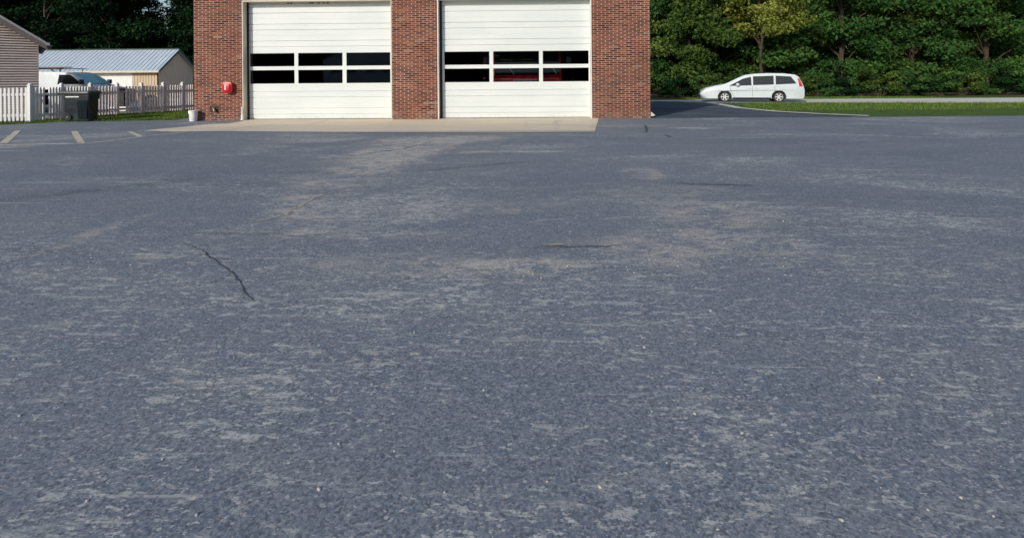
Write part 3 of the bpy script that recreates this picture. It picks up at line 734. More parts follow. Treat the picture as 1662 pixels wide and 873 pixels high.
# ------------------------------------------------------------------ tan shed
SD = 43.0
cr = DP(257, 112, SD); sx, sy = cr.x, cr.y; zw = cr.z
back = WX(313.5, 108.5, sx); apx = WX(285.5, 81.5, sx)
zr_ = apx.z; wid = back.y-sy; ym = sy+wid/2; xl = sx-15.0
SHD = thing('shed', 'tan metal shed with a pale blue ribbed roof behind the picket fence', 'shed', (0, 0, 0))
gl, gr_ = WY(146, 120, sy).x, WY(213.5, 120, sy).x
gt = WY(180, 116.0, sy).z
bm = BM(); th = .12
bx(bm, gr_, sx-.002, sy, sy+th, 0, zw); bx(bm, xl, gl, sy, sy+th, 0, zw); bx(bm, gl, gr_, sy, sy+th, gt, zw)
nr = int((sx-gr_)/.23)
for i in range(1, nr+1):
    x = gr_+(sx-gr_)*i/(nr+.5); bx(bm, x-.02, x+.02, sy-.025, sy-.001, .0, zw-.02)
for i in range(1, 30):
    x = xl+(gl-xl)*i/30; bx(bm, x-.02, x+.02, sy-.025, sy-.001, .0, zw-.02)
obj('wall', bm, MAT['tanwall'], SHD)
bm = BM(); prism(bm, [(sy+.0, 0), (sy+wid, 0), (sy+wid, zw), (ym, zr_-.12), (sy+.0, zw)], sx-.001, sx-.12, 'x')
nrr = 18
for i in range(1, nrr):
    y = sy+wid*i/nrr; zt = zw+(zr_-.14-zw)*(1-abs(y-ym)/(wid/2)); bx(bm, sx-.001, sx+.02, y-.02, y+.02, 0, zt-.02)
bx(bm, xl, xl+.1, sy+th, sy+wid, 0, zw); bx(bm, xl+.1, sx-.121, sy+wid-.1, sy+wid, 0, zw)
obj('end_wall', bm, MAT['shedside'], SHD)
bm = BM(); sl_ = (zr_-zw)/(wid/2); ov = .35
def slope(bm, y0, y1, z0, z1, t=.06, xo0=xl-.3, xo1=sx+.28):
    vs_ = []
    loft(bm, [[(xo0, y0, z0), (xo1, y0, z0), (xo1, y1, z1), (xo0, y1, z1)], [(xo0, y0, z0+t), (xo1, y0, z0+t), (xo1, y1, z1+t), (xo0, y1, z1+t)]])
slope(bm, sy-ov, ym-.002, zw-ov*sl_+.02, zr_); slope(bm, ym+.002, sy+wid+ov, zr_, zw-ov*sl_+.02)
x = xl-.1
while x < sx+.2:
    loft(bm, [[(x-.03, sy-ov, zw-ov*sl_+.081), (x+.03, sy-ov, zw-ov*sl_+.081), (x+.03, ym-.01, zr_+.061), (x-.03, ym-.01, zr_+.061)],
              [(x-.015, sy-ov, zw-ov*sl_+.125), (x+.015, sy-ov, zw-ov*sl_+.125), (x+.015, ym-.01, zr_+.10), (x-.015, ym-.01, zr_+.10)]])
    x += .36
obj('roof', bm, MAT['metalroof'], SHD)
bm = BM(); bx(bm, xl-.3, sx+.28, ym-.12, ym+.12, zr_+.105, zr_+.13)
loft(bm, [[(sx+.282, sy-ov, zw-ov*sl_-.05), (sx+.33, sy-ov, zw-ov*sl_-.05), (sx+.33, ym, zr_-.08), (sx+.282, ym, zr_-.08)], [(sx+.282, sy-ov, zw-ov*sl_+.13), (sx+.33, sy-ov, zw-ov*sl_+.13), (sx+.33, ym, zr_+.10), (sx+.282, ym, zr_+.10)]])
loft(bm, [[(sx+.282, ym+.001, zr_-.08), (sx+.33, ym+.001, zr_-.08), (sx+.33, sy+wid+ov, zw-ov*sl_-.05), (sx+.282, sy+wid+ov, zw-ov*sl_-.05)], [(sx+.282, ym+.001, zr_+.10), (sx+.33, ym+.001, zr_+.10), (sx+.33, sy+wid+ov, zw-ov*sl_+.13), (sx+.282, sy+wid+ov, zw-ov*sl_+.13)]])
obj('roof_trim', bm, MAT['greentrim'], SHD)
bm = BM(); bx(bm, xl-.3, sx+.34, sy-ov-.13, sy-ov-.003, zw-ov*sl_-.06, zw-ov*sl_+.10, .015); obj('gutter', bm, MAT['tantrim'], SHD)
bm = BM(); bx(bm, gl, gr_, sy+.03, sy+.08, 0, gt)
for i in range(1, 9):
    z = gt*i/9; bx(bm, gl, gr_, sy+.022, sy+.029, z-.09, z+.0)
obj('roll_up_door', bm, MAT['vinyl'], SHD)
bm = BM(); bx(bm, gr_, gr_+.10, sy-.03, sy-.001, 0, gt+.10); bx(bm, gl-.10, gl, sy-.03, sy-.001, 0, gt+.10); bx(bm, gl, gr_, sy-.03, sy-.001, gt, gt+.10); obj('door_trim', bm, MAT['trim'], SHD)
q = DP(76, 76, 46.2); bm = BM(); bx(bm, q.x-.23, q.x+.23, q.y-.2, q.y+.2, zr_-.6, zr_+.45); ch = obj('chimney', bm, M('chimney_brick', (.22, .12, .09), .85, .2, 8), SHD)
bm = BM(); bx(bm, q.x-.29, q.x+.29, q.y-.26, q.y+.26, zr_+.45, zr_+.52, .01); bx(bm, q.x-.2, q.x+.2, q.y-.17, q.y+.17, zr_+.521, zr_+.60, .01); obj('chimney_cap', bm, MAT['tantrim'], ch)

# ------------------------------------------------------------------ house at the left edge
P = DP(61, 69, 23.0); ez = P.z; rot = R(43+1.3)
HS = thing('house', 'grey-tan clapboard house with a gabled roof at the far left', 'house', (P.x, P.y, 0), rot)
# local frame: x to the right along the gable wall, y back
gw, dp, sl2 = 8.0, 9.0, .74
zrid = ez+sl2*gw/2
bm = BM(); pts = []
prism(bm, [(-gw, 0), (0, 0), (0, ez), (-gw/2, zrid), (-gw, ez)], .03, dp, 'y')
obj('wall', bm, MAT['rake'], HS)  # dark backing in the board gaps stands in for lap shadow lines
bm = BM(); z = .05; pt = .108
while z < zrid-.05:
    def lim(zz): return 0 if zz <= ez else (zz-ez)/sl2
    xa, xb = -gw+lim(z+pt), -.0-lim(z+pt)
    if xb-xa > .1:
        loft(bm, [[(xa, -.028, z), (xb, -.028, z), (xb, .028, z), (xa, .028, z)], [(xa, .020, z+pt-.024), (xb, .020, z+pt-.024), (xb, .028, z+pt-.024), (xa, .028, z+pt-.024)]])
    z += pt
obj('clapboards', bm, MAT['housesiding'], HS)
bm = BM(); bx(bm, -.005, .03, -.012, .10, 0, ez+.02); obj('corner_board', bm, MAT['housesiding'], HS)
fo, ro = .40, .28
bm = BM()
def rs(s):
    x_e, z_e = (ro if s > 0 else -gw-ro), ez-ro*sl2+.10
    loft(bm, [[(-gw/2, -fo-.03, zrid+.10), (x_e, -fo-.03, z_e), (x_e, dp+.3, z_e), (-gw/2, dp+.3, zrid+.10)], [(-gw/2, -fo-.03, zrid+.2), (x_e, -fo-.03, z_e+.1), (x_e, dp+.3, z_e+.1), (-gw/2, dp+.3, zrid+.2)]])
rs(1); rs(-1); obj('roof', bm, MAT['roofgrey'], HS)
bm = BM()
for s in (1, -1):
    x_e, z_e = (ro if s > 0 else -gw-ro), ez-ro*sl2
    loft(bm, [[(-gw/2, -fo-.026, zrid-.26), (x_e, -fo-.026, z_e-.12), (x_e, -fo, z_e-.12), (-gw/2, -fo, zrid-.26)], [(-gw/2, -fo-.026, zrid+.098), (x_e, -fo-.026, z_e+.098), (x_e, -fo, z_e+.098), (-gw/2, -fo, zrid+.098)]])
    loft(bm, [[(-gw/2, -fo+.001, zrid+.05), (x_e, -fo+.001, z_e+.05), (x_e, dp, z_e+.05), (-gw/2, dp, zrid+.05)], [(-gw/2, -fo+.001, zrid+.097), (x_e, -fo+.001, z_e+.097), (x_e, dp, z_e+.097), (-gw/2, dp, zrid+.097)]])
obj('rake_board', bm, MAT['rake'], HS)
bm = BM(); bx(bm, ro+.002, ro+.11, -fo-.05, dp+.3, ez-ro*sl2+.06, ez-ro*sl2+.17, .01); obj('gutter', bm, MAT['roofgrey'], HS)

# ------------------------------------------------------------------ vehicles
def wheel(root, x, y, r, wd, side, rimr=.68, spokes=6):
    """side -1: outer face toward -y"""
    bm = BM(); s = side
    lathe(bm, [(r*rimr, 0), (r*.93, .0), (r, .03*1), (r, wd-.03), (r*.93, wd), (r*rimr, wd), (r*rimr, 0)], (x, y if s < 0 else y-wd, r), 'y', 28, False)
    o = obj('wheel', bm, MAT['tyre'], root, True)
    bm = BM(); yy = y+.02 if s < 0 else y-.02; dy = .03 if s < 0 else -.03
    lathe(bm, [(r*rimr, dy*-.5), (r*rimr*.93, dy*-.5), (r*rimr*.90, dy)], (x, yy, r), 'y', 28, False)
    lathe(bm, [(.001, -dy*.2), (r*.17, -dy*.2), (r*.19, dy)], (x, yy, r), 'y', 16, False)
    for k in range(spokes):
        t = 2*math.pi*k/spokes; T = Matrix.Translation((x, yy, r)) @ Matrix.Rotation(t, 4, 'Y')
        bx(bm, r*.14, r*rimr*.93, min(0, dy), max(0, dy), -r*.11, r*.11, .004, T)
    obj('rim', bm, MAT['alloy'], o, True)
    bm = BM(); lathe(bm, [(.001, dy*1.5), (r*rimr*.98, dy*1.5), (r*rimr*.98, dy*1.9)], (x, yy, r), 'y', 24); obj('brake_disc', bm, MAT['blackpl'], o)

def capit(bm, rings, outline):
    from mathutils.geometry import tessellate_polygon
    tr = tessellate_polygon([[Vector((p[0], p[1], 0)) for p in outline]])
    for ring in (rings[0], rings[-1]):
        for t in tr:
            try: bm.faces.new([ring[i] for i in t])
            except ValueError: pass
def car_body(root, top, width, arches, zlow, name='body', mat=None, tumble=.12, zbelt=.9, round_=.06):
    """Side outline `top` (list of (x,z) front..rear) lofted across the width with tumblehome and rounded edges."""
    bm = BM(); hw = width/2
    pts = list(top)
    # bottom outline with wheel arches
    bot = []
    xs = sorted([(a, r) for a, r in arches], reverse=True)
    bot.append((top[-1][0], zlow))
    for a, r in xs:
        n = 12
        a0 = math.asin(max(-1, min(1, (zlow-arch_z)/r)))
        for i in range(n+1):
            t = a0+(math.pi-2*a0)*i/n
            bot.append((a+r*math.cos(t), arch_z+r*math.sin(t)))
    bot.append((top[0][0], zlow))
    outline = pts+bot
    rings = []
    for yo, inset in ((-1.0, 1.0), (-.985, .5), (-.94, .0), (.94, .0), (.985, .5), (1.0, 1.0)):
        ring = []
        for k, (x, z) in enumerate(outline):
            y = hw*yo
            if z > zbelt: y *= 1-tumble*(z-zbelt)
            zz, xx = z, x
            if inset:
                cxm = (outline[0][0]+top[-1][0])/2
                if k < len(pts): zz -= round_*inset*(1 if z > zlow+.2 else 0); xx += (round_*inset)*(1 if x < cxm else -1)*(.6)
            ring.append((xx, y, zz))
        rings.append(ring)
    rs_ = [[bm.verts.new(p) for p in r] for r in rings]; n = len(rs_[0])
    for a, b in zip(rs_, rs_[1:]):
        for k in range(n): bm.faces.new([a[k], a[(k+1) % n], b[(k+1) % n], b[k]])
    capit(bm, rs_, outline)
    bmesh.ops.recalc_face_normals(bm, faces=bm.faces)
    return obj(name, bm, mat, root, True)
def side_panel(root, name, pts, hw, side, mat, off=.006, tumble=.12, zbelt=.9, th=.01, parent=None, label=None):
    bm = BM(); A_, B_ = [], []
    for x, z in pts:
        y = hw*(1-tumble*max(0, z-zbelt))
        A_.append(bm.verts.new((x, side*(y+off), z))); B_.append(bm.verts.new((x, side*(y-th), z)))
    n = len(pts); fs = [bm.faces.new(A_), bm.faces.new(B_[::-1])]
    for i in range(n): fs.append(bm.faces.new([A_[i], B_[i], B_[(i+1) % n], A_[(i+1) % n]]))
    bmesh.ops.recalc_face_normals(bm, faces=fs)
    return obj(name, bm, mat, parent or root, label=label)
def glass_quad(root, name, pts, mat, lift=.008):
    bm = BM(); a = [Vector(p) for p in pts]; nrm = (a[1]-a[0]).cross(a[3]-a[0]).normalized()
    if nrm.z < 0: nrm = -nrm
    k = 6; grid = []
    for i in range(k+1):
        u = i/k; row = []
        for j in range(k+1):
            v = j/k; p = (a[0]*(1-u)+a[1]*u)*(1-v)+(a[3]*(1-u)+a[2]*u)*v
            row.append(bm.verts.new(p+nrm*(lift+.04*math.sin(math.pi*u)*.5)))
        grid.append(row)
    for i in range(k):
        for j in range(k): bm.faces.new([grid[i][j], grid[i+1][j], grid[i+1][j+1], grid[i][j+1]])
    return obj(name, bm, mat, root, True)

# white minivan at the right, nose to the left
arch_z = .29
g0 = G(1176.5, 166.0); 
MV = thing('minivan', 'white minivan parked on the side lane in front of the trees', 'minivan', (g0.x, g0.y, 0))
mw = 1.75; hw = mw/2; nose = -1.28
top = [(nose+.02, .20), (nose-.02, .36), (nose, .52), (nose+.10, .66), (nose+.28, .78), (-.55, .90), (-.08, .985), (.22, 1.10), (.72, 1.36), (1.05, 1.49), (1.5, 1.56), (2.2, 1.59), (3.0, 1.57), (3.55, 1.50), (3.75, 1.38), (3.95, .95), (4.02, .70), (4.02, .35), (3.97, .20)]
off = Vector((0, hw, 0))
body = car_body(MV, top, mw, [(0, .37), (2.75, .37)], .20, mat=MAT['vanwhite'], tumble=.16, zbelt=.88)
for ch in [body]: ch.location.y = hw
def mv(o): o.location.y += hw; return o
for s in (-1, 1):
    mv(side_panel(MV, 'side_window', [(.22, .90), (.95, 1.30), (1.36, 1.40), (1.38, .93)], hw, s, MAT['vanglass'], tumble=.16, zbelt=.88))
    mv(side_panel(MV, 'side_window', [(1.46, .94), (1.46, 1.42), (2.5, 1.45), (2.5, .97)], hw, s, MAT['vanglass'], tumble=.16, zbelt=.88))
    mv(side_panel(MV, 'side_window', [(2.60, .97), (2.60, 1.45), (3.35, 1.40), (3.62, 1.02)], hw, s, MAT['vanglass'], tumble=.16, zbelt=.88))
    for xx in (1.42, 2.55):
        mv(side_panel(MV, 'door_seam', [(xx-.006, .28), (xx-.006, .90), (xx+.006, .90), (xx+.006, .28)], hw, s, MAT['blackpl'], .002))
    mv(side_panel(MV, 'door_seam', [(.50, .28), (.32, .60), (.26, .88), (.275, .88), (.335, .60), (.515, .28)], hw, s, MAT['blackpl'], .002))
    mv(side_panel(MV, 'headlight', [(nose+.05, .57), (nose+.12, .68), (nose+.42, .775), (nose+.40, .70), (nose+.18, .58)], hw*.985, s, MAT['lamp'], .012))
    mv(side_panel(MV, 'sill', [(.40, .20), (.40, .26), (2.36, .26), (2.36, .20)], hw, s, MAT['blackpl'], .004))
    mv(side_panel(MV, 'door_handle', [(1.20, .76), (1.20, .79), (1.37, .79), (1.37, .76)], hw, s, MAT['vanwhite'], .03))
    mv(side_panel(MV, 'door_handle', [(1.55, .77), (1.55, .80), (1.72, .80), (1.72, .77)], hw, s, MAT['vanwhite'], .03))
    mv(side_panel(MV, 'tail_light', [(3.75, .85), (3.68, 1.30), (3.76, 1.30), (3.93, .85)], hw*.985, s, MAT['red'], .012))
    bm = BM(); bmesh.ops.create_uvsphere(bm, u_segments=14, v_segments=8, radius=1, matrix=Matrix.Translation((.66, s*(hw+.10), .97)) @ Matrix.Diagonal((.10, .09, .085, 1))); bx(bm, .62, .70, min(s*(hw-.04), s*(hw+.06)), max(s*(hw-.04), s*(hw+.06)), .91, .95)
    mv(obj('wing_mirror', bm, MAT['vanwhite'], MV, True))
mv(glass_quad(MV, 'windshield', [(-.02, -hw*.80, 1.0), (-.02, hw*.80, 1.0), (.92, hw*.78, 1.44), (.92, -hw*.78, 1.44)], MAT['vanglass'], .012))
bm = BM(); bx(bm, nose-.03, nose+.02, -hw*.72, hw*.72, .24, .40, .01); bx(bm, nose-.015, nose+.05, -hw*.5, hw*.5, .50, .60, .01); mv(obj('grille', bm, MAT['blackpl'], MV))
bm = BM(); bx(bm, .36, 2.4, -hw+.1, hw-.1, .16, .30); bx(bm, -.42, .42, -hw+.16, hw-.16, .18, .75); bx(bm, 2.32, 3.18, -hw+.16, hw-.16, .18, .75); mv(obj('underbody', bm, MAT['blackpl'], MV))
for xx in (0, 2.75):
    wheel(MV, xx, .02, .29, .2, -1, .72); wheel(MV, xx, mw-.02, .29, .2, 1, .72)
MV.location.y = g0.y; MV.rotation_euler.z = R(-15)

# white cargo van behind the fence, nose to the right
arch_z = .36
cv = DP(140, 137.7, 32.0)
CV = thing('cargo_van', 'white work van with a roof ladder rack between the house and the shed', 'van', (cv.x, cv.y, 0))
cw = 1.95; hw2 = cw/2
zroof = DP(80, 116.5, 32.0).z
pt_ = DP(116, 119.7, 32.0).x-cv.x
top = [(1.15, .30), (1.18, .55), (1.14, .86), (.95, 1.04), (.45, 1.17), (.03, 1.26), (pt_*.5, 1.62), (pt_, zroof-.16), (pt_-.35, zroof-.05), (pt_-1.2, zroof), (-5.4, zroof-.02), (-5.62, zroof-.12), (-5.72, 1.2), (-5.74, .5), (-5.70, .30)]
top = top[::1]
def flip(o): return o
b = car_body(CV, top, cw, [(.30, .46), (-4.2, .46)], .30, mat=MAT['vanwhite'], tumble=.07, zbelt=1.15) if False else None
# own lofted shell (front is +x)
def shell(root, top, arches, zlow, hw, mat, tumble, zbelt, az):
    bm = BM(); bot = [(top[-1][0], zlow)]
    for a, r in sorted(arches):
        a0 = math.asin((zlow-az)/r)
        for i in range(13):
            t = math.pi-a0-(math.pi-2*a0)*i/12; bot.append((a+r*math.cos(t), az+r*math.sin(t)))
    bot.append((top[0][0], zlow)); outl = top+bot; rings = []
    cxm = (top[0][0]+top[-1][0])/2
    for yo, ins in ((-1, 1), (-.985, .5), (-.94, 0), (.94, 0), (.985, .5), (1, 1)):
        ring = []
        for k, (x, z) in enumerate(outl):
            y = hw*yo*(1-tumble*max(0, z-zbelt)); zz, xx = z, x
            if ins and k < len(top) and z > zlow+.1: zz -= .06*ins; xx += .035*ins*(1 if x < cxm else -1)
            ring.append((xx, y, zz))
        rings.append(ring)
    r_ = [[bm.verts.new(p) for p in q_] for q_ in rings]; n = len(r_[0])
    for a, b_ in zip(r_, r_[1:]):
        for k in range(n): bm.faces.new([a[k], a[(k+1) % n], b_[(k+1) % n], b_[k]])
    capit(bm, r_, outl)
    bmesh.ops.recalc_face_normals(bm, faces=bm.faces)
    return obj('body', bm, mat, root, True)
sb = shell(CV, top, [(.30, .46), (-4.2, .46)], .30, hw2, MAT['vanwhite'], .07, 1.15, .36); sb.location.y = hw2
wl = DP(92, 137.3, 32.0).x-cv.x; wl2 = DP(94, 121.5, 32.0).x-cv.x; wr2 = DP(113.5, 122, 32.0).x-cv.x
for s in (-1, 1):
    o = side_panel(CV, 'side_window', [(wl, 1.27), (wl2, zroof-.19), (wr2-.06, zroof-.19), (-.26, 1.27)], hw2, s, MAT['vanglass'], .008, .07, 1.15); o.location.y = hw2
    o = side_panel(CV, 'door_seam', [(wl-.06, .42), (wl-.06, zroof-.12), (wl-.045, zroof-.12), (wl-.045, .42)], hw2, s, MAT['blackpl'], .002, .07, 1.15); o.location.y = hw2
    bm = BM(); bx(bm, -.30, -.12, min(s*hw2, s*(hw2+.22)), max(s*hw2, s*(hw2+.22)), 1.28, 1.55, .03); o = obj('wing_mirror', bm, MAT['blackpl'], CV, True); o.location.y = hw2
    o = side_panel(CV, 'headlight', [(.98, .72), (.96, .95), (1.12, .88), (1.16, .72)], hw2*.98, s, MAT['lamp'], .015); o.location.y = hw2
dx = pt_
o = glass_quad(CV, 'windshield', [(.04, -hw2*.80, 1.25), (.04, hw2*.84, 1.25), (pt_+.04, hw2*.80, zroof-.19), (pt_+.04, -hw2*.74, zroof-.19)], MAT['wind'], .03); o.location.y = hw2
bm = BM(); bx(bm, 1.15, 1.24, -hw2*.95, hw2*.95, .36, .56, .02); o = obj('bumper', bm, MAT['blackpl'], CV); o.location.y = hw2
bm = BM(); bx(bm, 1.165, 1.20, -hw2*.6, hw2*.6, .62, .84, .01); o = obj('grille', bm, MAT['chrome'], CV); o.location.y = hw2
for xx in (.30, -4.2):
    wheel(CV, xx, .02, .36, .23, -1, .6); wheel(CV, xx, cw-.02, .36, .23, 1, .6)
bm = BM()
zrk = zroof+.20
for xx in (-4.9, -3.2, -1.75):
    bx(bm, xx-.025, xx+.025, -hw2*.88, hw2*.88, zrk-.04, zrk)
    for s in (-1, 1): tube(bm, [(xx, s*hw2*.86, zroof-.06), (xx, s*hw2*.86, zrk-.02)], .018, 6)
for s in (-1, 1): tube(bm, [(-5.3, s*hw2*.88, zrk), (-1.5, s*hw2*.88, zrk)], .02, 6)
tube(bm, [(-2.35, -hw2*.88, zrk), (-2.05, -hw2*.88, zroof-.02)], .03, 6)
o = obj('roof_rack', bm, MAT['blackpl'], CV, True); o.location.y = hw2
LD = thing('ladder', 'aluminium ladder end lying on the roof rack of the work van', 'ladder', (cv.x, cv.y, 0))
bm = BM()
bm.free()
for yy in (.45, .85):
    bm = BM(); tube(bm, [(-4.6, yy, zrk+.05), (-1.62, yy, zrk+.07)], .035, 6); obj('stile', bm, MAT['deadwood'], LD, True)
bm = BM()
for i in range(10): tube(bm, [(-4.5+i*.31, .45, zrk+.06), (-4.5+i*.31, .85, zrk+.06)], .018, 6)
obj('rung', bm, MAT['deadwood'], LD, True)

# maroon utility trailer and a grey wheel behind the fence
tr0 = DP(120, 150, 25.2)
TR = thing('utility_trailer', 'low maroon utility trailer glimpsed through the picket fence', 'trailer', (tr0.x, tr0.y, 0))
bm = BM(); bx(bm, -1.75, 2.0, 0, .05, .45, 1.05); bx(bm, -1.75, -1.70, .05, 1.4, .45, 1.05); bx(bm, 1.95, 2.0, .05, 1.4, .45, 1.05); bx(bm, -1.70, 1.95, 1.35, 1.4, .45, 1.05)
bx(bm, -1.70, 1.95, .05, 1.35, .45, .5); obj('bed', bm, MAT['maroon'], TR)
bm = BM()
for xx in (-1.72, -.9, .1, 1.1, 1.97): bx(bm, xx-.03, xx+.03, -.05, -.001, .42, 1.08)
bx(bm, -1.75, 2.0, -.06, -.0405, .36, .44); bmesh.ops.remove_doubles(bm, verts=bm.verts, dist=.001)
obj('frame', bm, MAT['seal'], TR)
bm = BM(); tube(bm, [(2.0, .7, .45), (2.9, .7, .42)], .04, 8); obj('tongue', bm, MAT['seal'], TR, True)
wheel(TR, .1, -.12, .3, .16, -1, .6)
bm = BM(); tube(bm, [(.1+.38*math.cos(t), -.05, .3+.38*math.sin(t)) for t in [math.pi*k/10 for k in range(11)]], .05, 6); obj('fender', bm, MAT['vinyl'], TR, True)
q = DP(195, 168, 25.0); BX = thing('storage_crate', 'black box on a low white base behind the fence gap', 'box', (q.x, q.y, 0))
bm = BM(); bx(bm, -.42, .42, -.1, .3, .02, .22, .01); obj('base', bm, MAT['vinyl'], BX)
bm = BM(); bx(bm, -.12, .22, -.05, .28, .221, .86, .02); obj('box', bm, MAT['seal'], BX)
q = DP(243, 165, 27.0); SW = thing('spare_wheel', 'grey wheel with a pale hub leaning behind the weathered fence', 'wheel', (q.x, q.y, 0))
wheel(SW, 0, 0, .36, .2, -1, .62)

# ------------------------------------------------------------------ fire engine inside the right bay
tx0, tx1 = WY(800, 128, .9).x, WY(912, 128, .9).x
tc, thw = (tx0+tx1)/2, (tx1-tx0)/2
FE = thing('fire_engine', 'red fire engine parked inside behind the right bay door', 'fire engine', (tc, .9, 0))
bm = BM(); prism(bm, [(0, .55), (0, 1.42), (.07, 1.50), (.30, 2.62), (.5, 2.72), (2.4, 2.75), (2.4, .55)], -thw, thw, 'x', .05); obj('cab', bm, MAT['truckred'], FE, True)
bm = BM(); bx(bm, -thw, thw, 2.45, 8.2, .6, 2.9, .03); obj('rear_body', bm, MAT['truckred'], FE)
bm = BM(); zz = [(-thw*.94, .080, 1.53), (thw*.94, .080, 1.53), (thw*.92, .278, 2.50), (-thw*.92, .278, 2.50)]
bm2 = BM(); f = bm2.faces.new([bm2.verts.new((x, y-.012, z)) for x, y, z in zz]); bm.free(); obj('windshield', bm2, MAT['vanglass'], FE)
for x in (-.62, .95):
    bm = BM(); tube(bm, [(x+.12, .03, 1.56), (x+.02, .07, 1.70), (x-.03, .115, 1.88)], [.022, .02, .012], 6); obj('wiper', bm, MAT['whitemark'], FE, True)  # wipers coloured white to paint in the gleam along them
bm = BM(); bx(bm, -thw*.95, thw*.2, -.03, .02, 2.04, 2.09, .01) if False else tube(bm, [(-thw*.9, .02, 2.10), (thw*.15, .02, 2.10)], .025, 8); obj('grab_rail', bm, MAT['chrome'], FE, True)
bm = BM(); bx(bm, -thw-.05, thw+.05, -.35, -.0, .45, .80, .03); obj('bumper', bm, MAT['chrome'], FE)
bm = BM(); bx(bm, -.5, .5, -.03, -.001, .95, 1.35, .01); obj('grille', bm, MAT['chrome'], FE)
for s in (-1, 1):
    bm = BM(); lathe(bm, [(.11, 0), (.11, -.04), (.08, -.06), (.001, -.065)], (s*.85, 0, 1.05), 'y', 16); obj('headlight', bm, MAT['lamp'], FE, True)
    bm = BM(); tube(bm, [(s*thw, .25, 2.35), (s*(thw+.25), .0, 2.3), (s*(thw+.25), .0, 1.7), (s*thw, .2, 1.65)], .015, 6); bx(bm, s*(thw+.25)-.09, s*(thw+.25)+.09, -.03, .03, 1.75, 2.2, .01); obj('wing_mirror', bm, MAT['blackpl'], FE, True)
    for yy in (1.2, 6.2):
        bm = BM(); lathe(bm, [(.3, 0), (.48, 0), (.5, .03), (.5, .27), (.48, .3), (.3, .3)], (s*(thw-.16)-.15, yy, .5), 'x', 24); obj('wheel', bm, MAT['tyre'], FE, True)
bm = BM(); bx(bm, -.7, .7, .5, .8, 2.76, 2.90, .03); obj('light_bar', bm, MAT['red'], FE)

# ------------------------------------------------------------------ trees
def leaf_cloud(name, clusters, nl, size, mat, seed, parent=None, flat=.55, tintr=(0, 1)):
    """clusters: (cx,cy,cz,r). quads made in numpy"""
    rng = np.random.default_rng(seed)
    C_ = np.array([c[:3] for c in clusters]); Rr = np.array([c[3] for c in clusters])
    wts = Rr**2; cnt = np.maximum(3, (nl*wts/wts.sum()).astype(int))
    idx = np.repeat(np.arange(len(C_)), cnt); n = len(idx)
    d = rng.normal(size=(n, 3)); d /= np.linalg.norm(d, axis=1)[:, None]
    rad = Rr[idx]*(rng.random(n)**.42)
    p = C_[idx]+d*rad[:, None]*np.array([1.15, 1.15, flat])
    nrm = rng.normal(size=(n, 3))*.75+d*.6+np.array([0, 0, .55]); nrm /= np.linalg.norm(nrm, axis=1)[:, None]
    t = rng.normal(size=(n, 3)); t -= nrm*(t*nrm).sum(1)[:, None]; t /= np.linalg.norm(t, axis=1)[:, None]
    b = np.cross(nrm, t); s = size*rng.uniform(.55, 1.35, n)[:, None]
    v = np.stack([p-t*s*.5, p-b*s*.28+t*s*.05, p+t*s*.55-nrm*s*.12, p+b*s*.28+t*s*.05], 1).reshape(-1, 3)
    me = bpy.data.meshes.new(name); me.vertices.add(4*n); me.vertices.foreach_set('co', v.astype(np.float32).ravel())
    me.loops.add(4*n); me.loops.foreach_set('vertex_index', np.arange(4*n, dtype=np.int32))
    me.polygons.add(n); me.polygons.foreach_set('loop_start', np.arange(0, 4*n, 4, dtype=np.int32)); me.polygons.foreach_set('loop_total', np.full(n, 4, dtype=np.int32))
    me.update(calc_edges=True)
    ctint = rng.random(len(C_)); tint = np.clip(ctint[idx]*.6+rng.random(n)*.5-.05, 0, 1)
    at = me.attributes.new('tint', 'FLOAT', 'FACE'); at.data.foreach_set('value', tint.astype(np.float32))
    me.materials.append(mat)
    o = bpy.data.objects.new(name, me); COL.objects.link(o)
    if parent: o.parent = parent
    return o
def make_tree(name, label, cat, H, cr, cb, nclus, nl, size, mat, seed, tr=.22, group=None, lean=0):
    """H height, cr crown radius, cb crown base height"""
    rnd = random.Random(seed); root = thing(name, label, cat, group=group)
    bm = BM(); tp = [(lean*k/6+rnd.uniform(-.12, .12)*(k > 0), rnd.uniform(-.12, .12)*(k > 0), H*.8*k/6-.05*(k == 0)) for k in range(7)]
    tube(bm, tp, [tr*(1.25 if k == 0 else 1-.13*k) for k in range(7)], 9)
    cl = []
    for i in range(nclus):
        z = cb+(H-cb)*((i+rnd.random())/nclus); f = (z-cb)/(H-cb)
        env = cr*(math.sin(math.pi*min(1, .18+f*.82))**.6)*(1-.35*f)
        a = rnd.uniform(0, 6.283); rr_ = env*(rnd.uniform(.35, 1.0))
        x, y = rr_*math.cos(a)+lean*f*.8, rr_*math.sin(a)
        cl.append((x, y, z, rnd.uniform(.55, 1.25)*cr*.30))
        if i % 3 == 0:
            zb = max(cb*.7, z-rr_*.7-.5); zb = min(zb, H*.78)
            tube(bm, [(lean*zb/H, 0, zb), (x*.5, y*.5, (zb+z)/2+.2), (x, y, z)], [tr*.35, tr*.2, tr*.08], 5, False)
    obj('trunk', bm, MAT['bark'], root, True)
    leaf_cloud('crown', cl, nl, size, mat, seed, root)
    return root
G1 = 'trees of the wood behind the shed'; G2 = 'trees of the wood right of the station'
gl_ = 'dark leafy tree in the wood behind the shed'
gr2 = 'broad leafy green tree in the wood right of the brick station'
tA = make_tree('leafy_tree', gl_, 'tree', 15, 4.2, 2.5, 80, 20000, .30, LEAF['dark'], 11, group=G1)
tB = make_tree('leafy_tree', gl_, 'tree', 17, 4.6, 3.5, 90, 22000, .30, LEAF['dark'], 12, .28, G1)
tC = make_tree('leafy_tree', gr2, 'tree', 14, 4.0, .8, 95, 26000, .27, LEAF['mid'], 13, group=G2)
tD = make_tree('leafy_tree', gr2, 'tree', 13, 3.8, 1.2, 85, 24000, .27, LEAF['olive'], 14, group=G2)
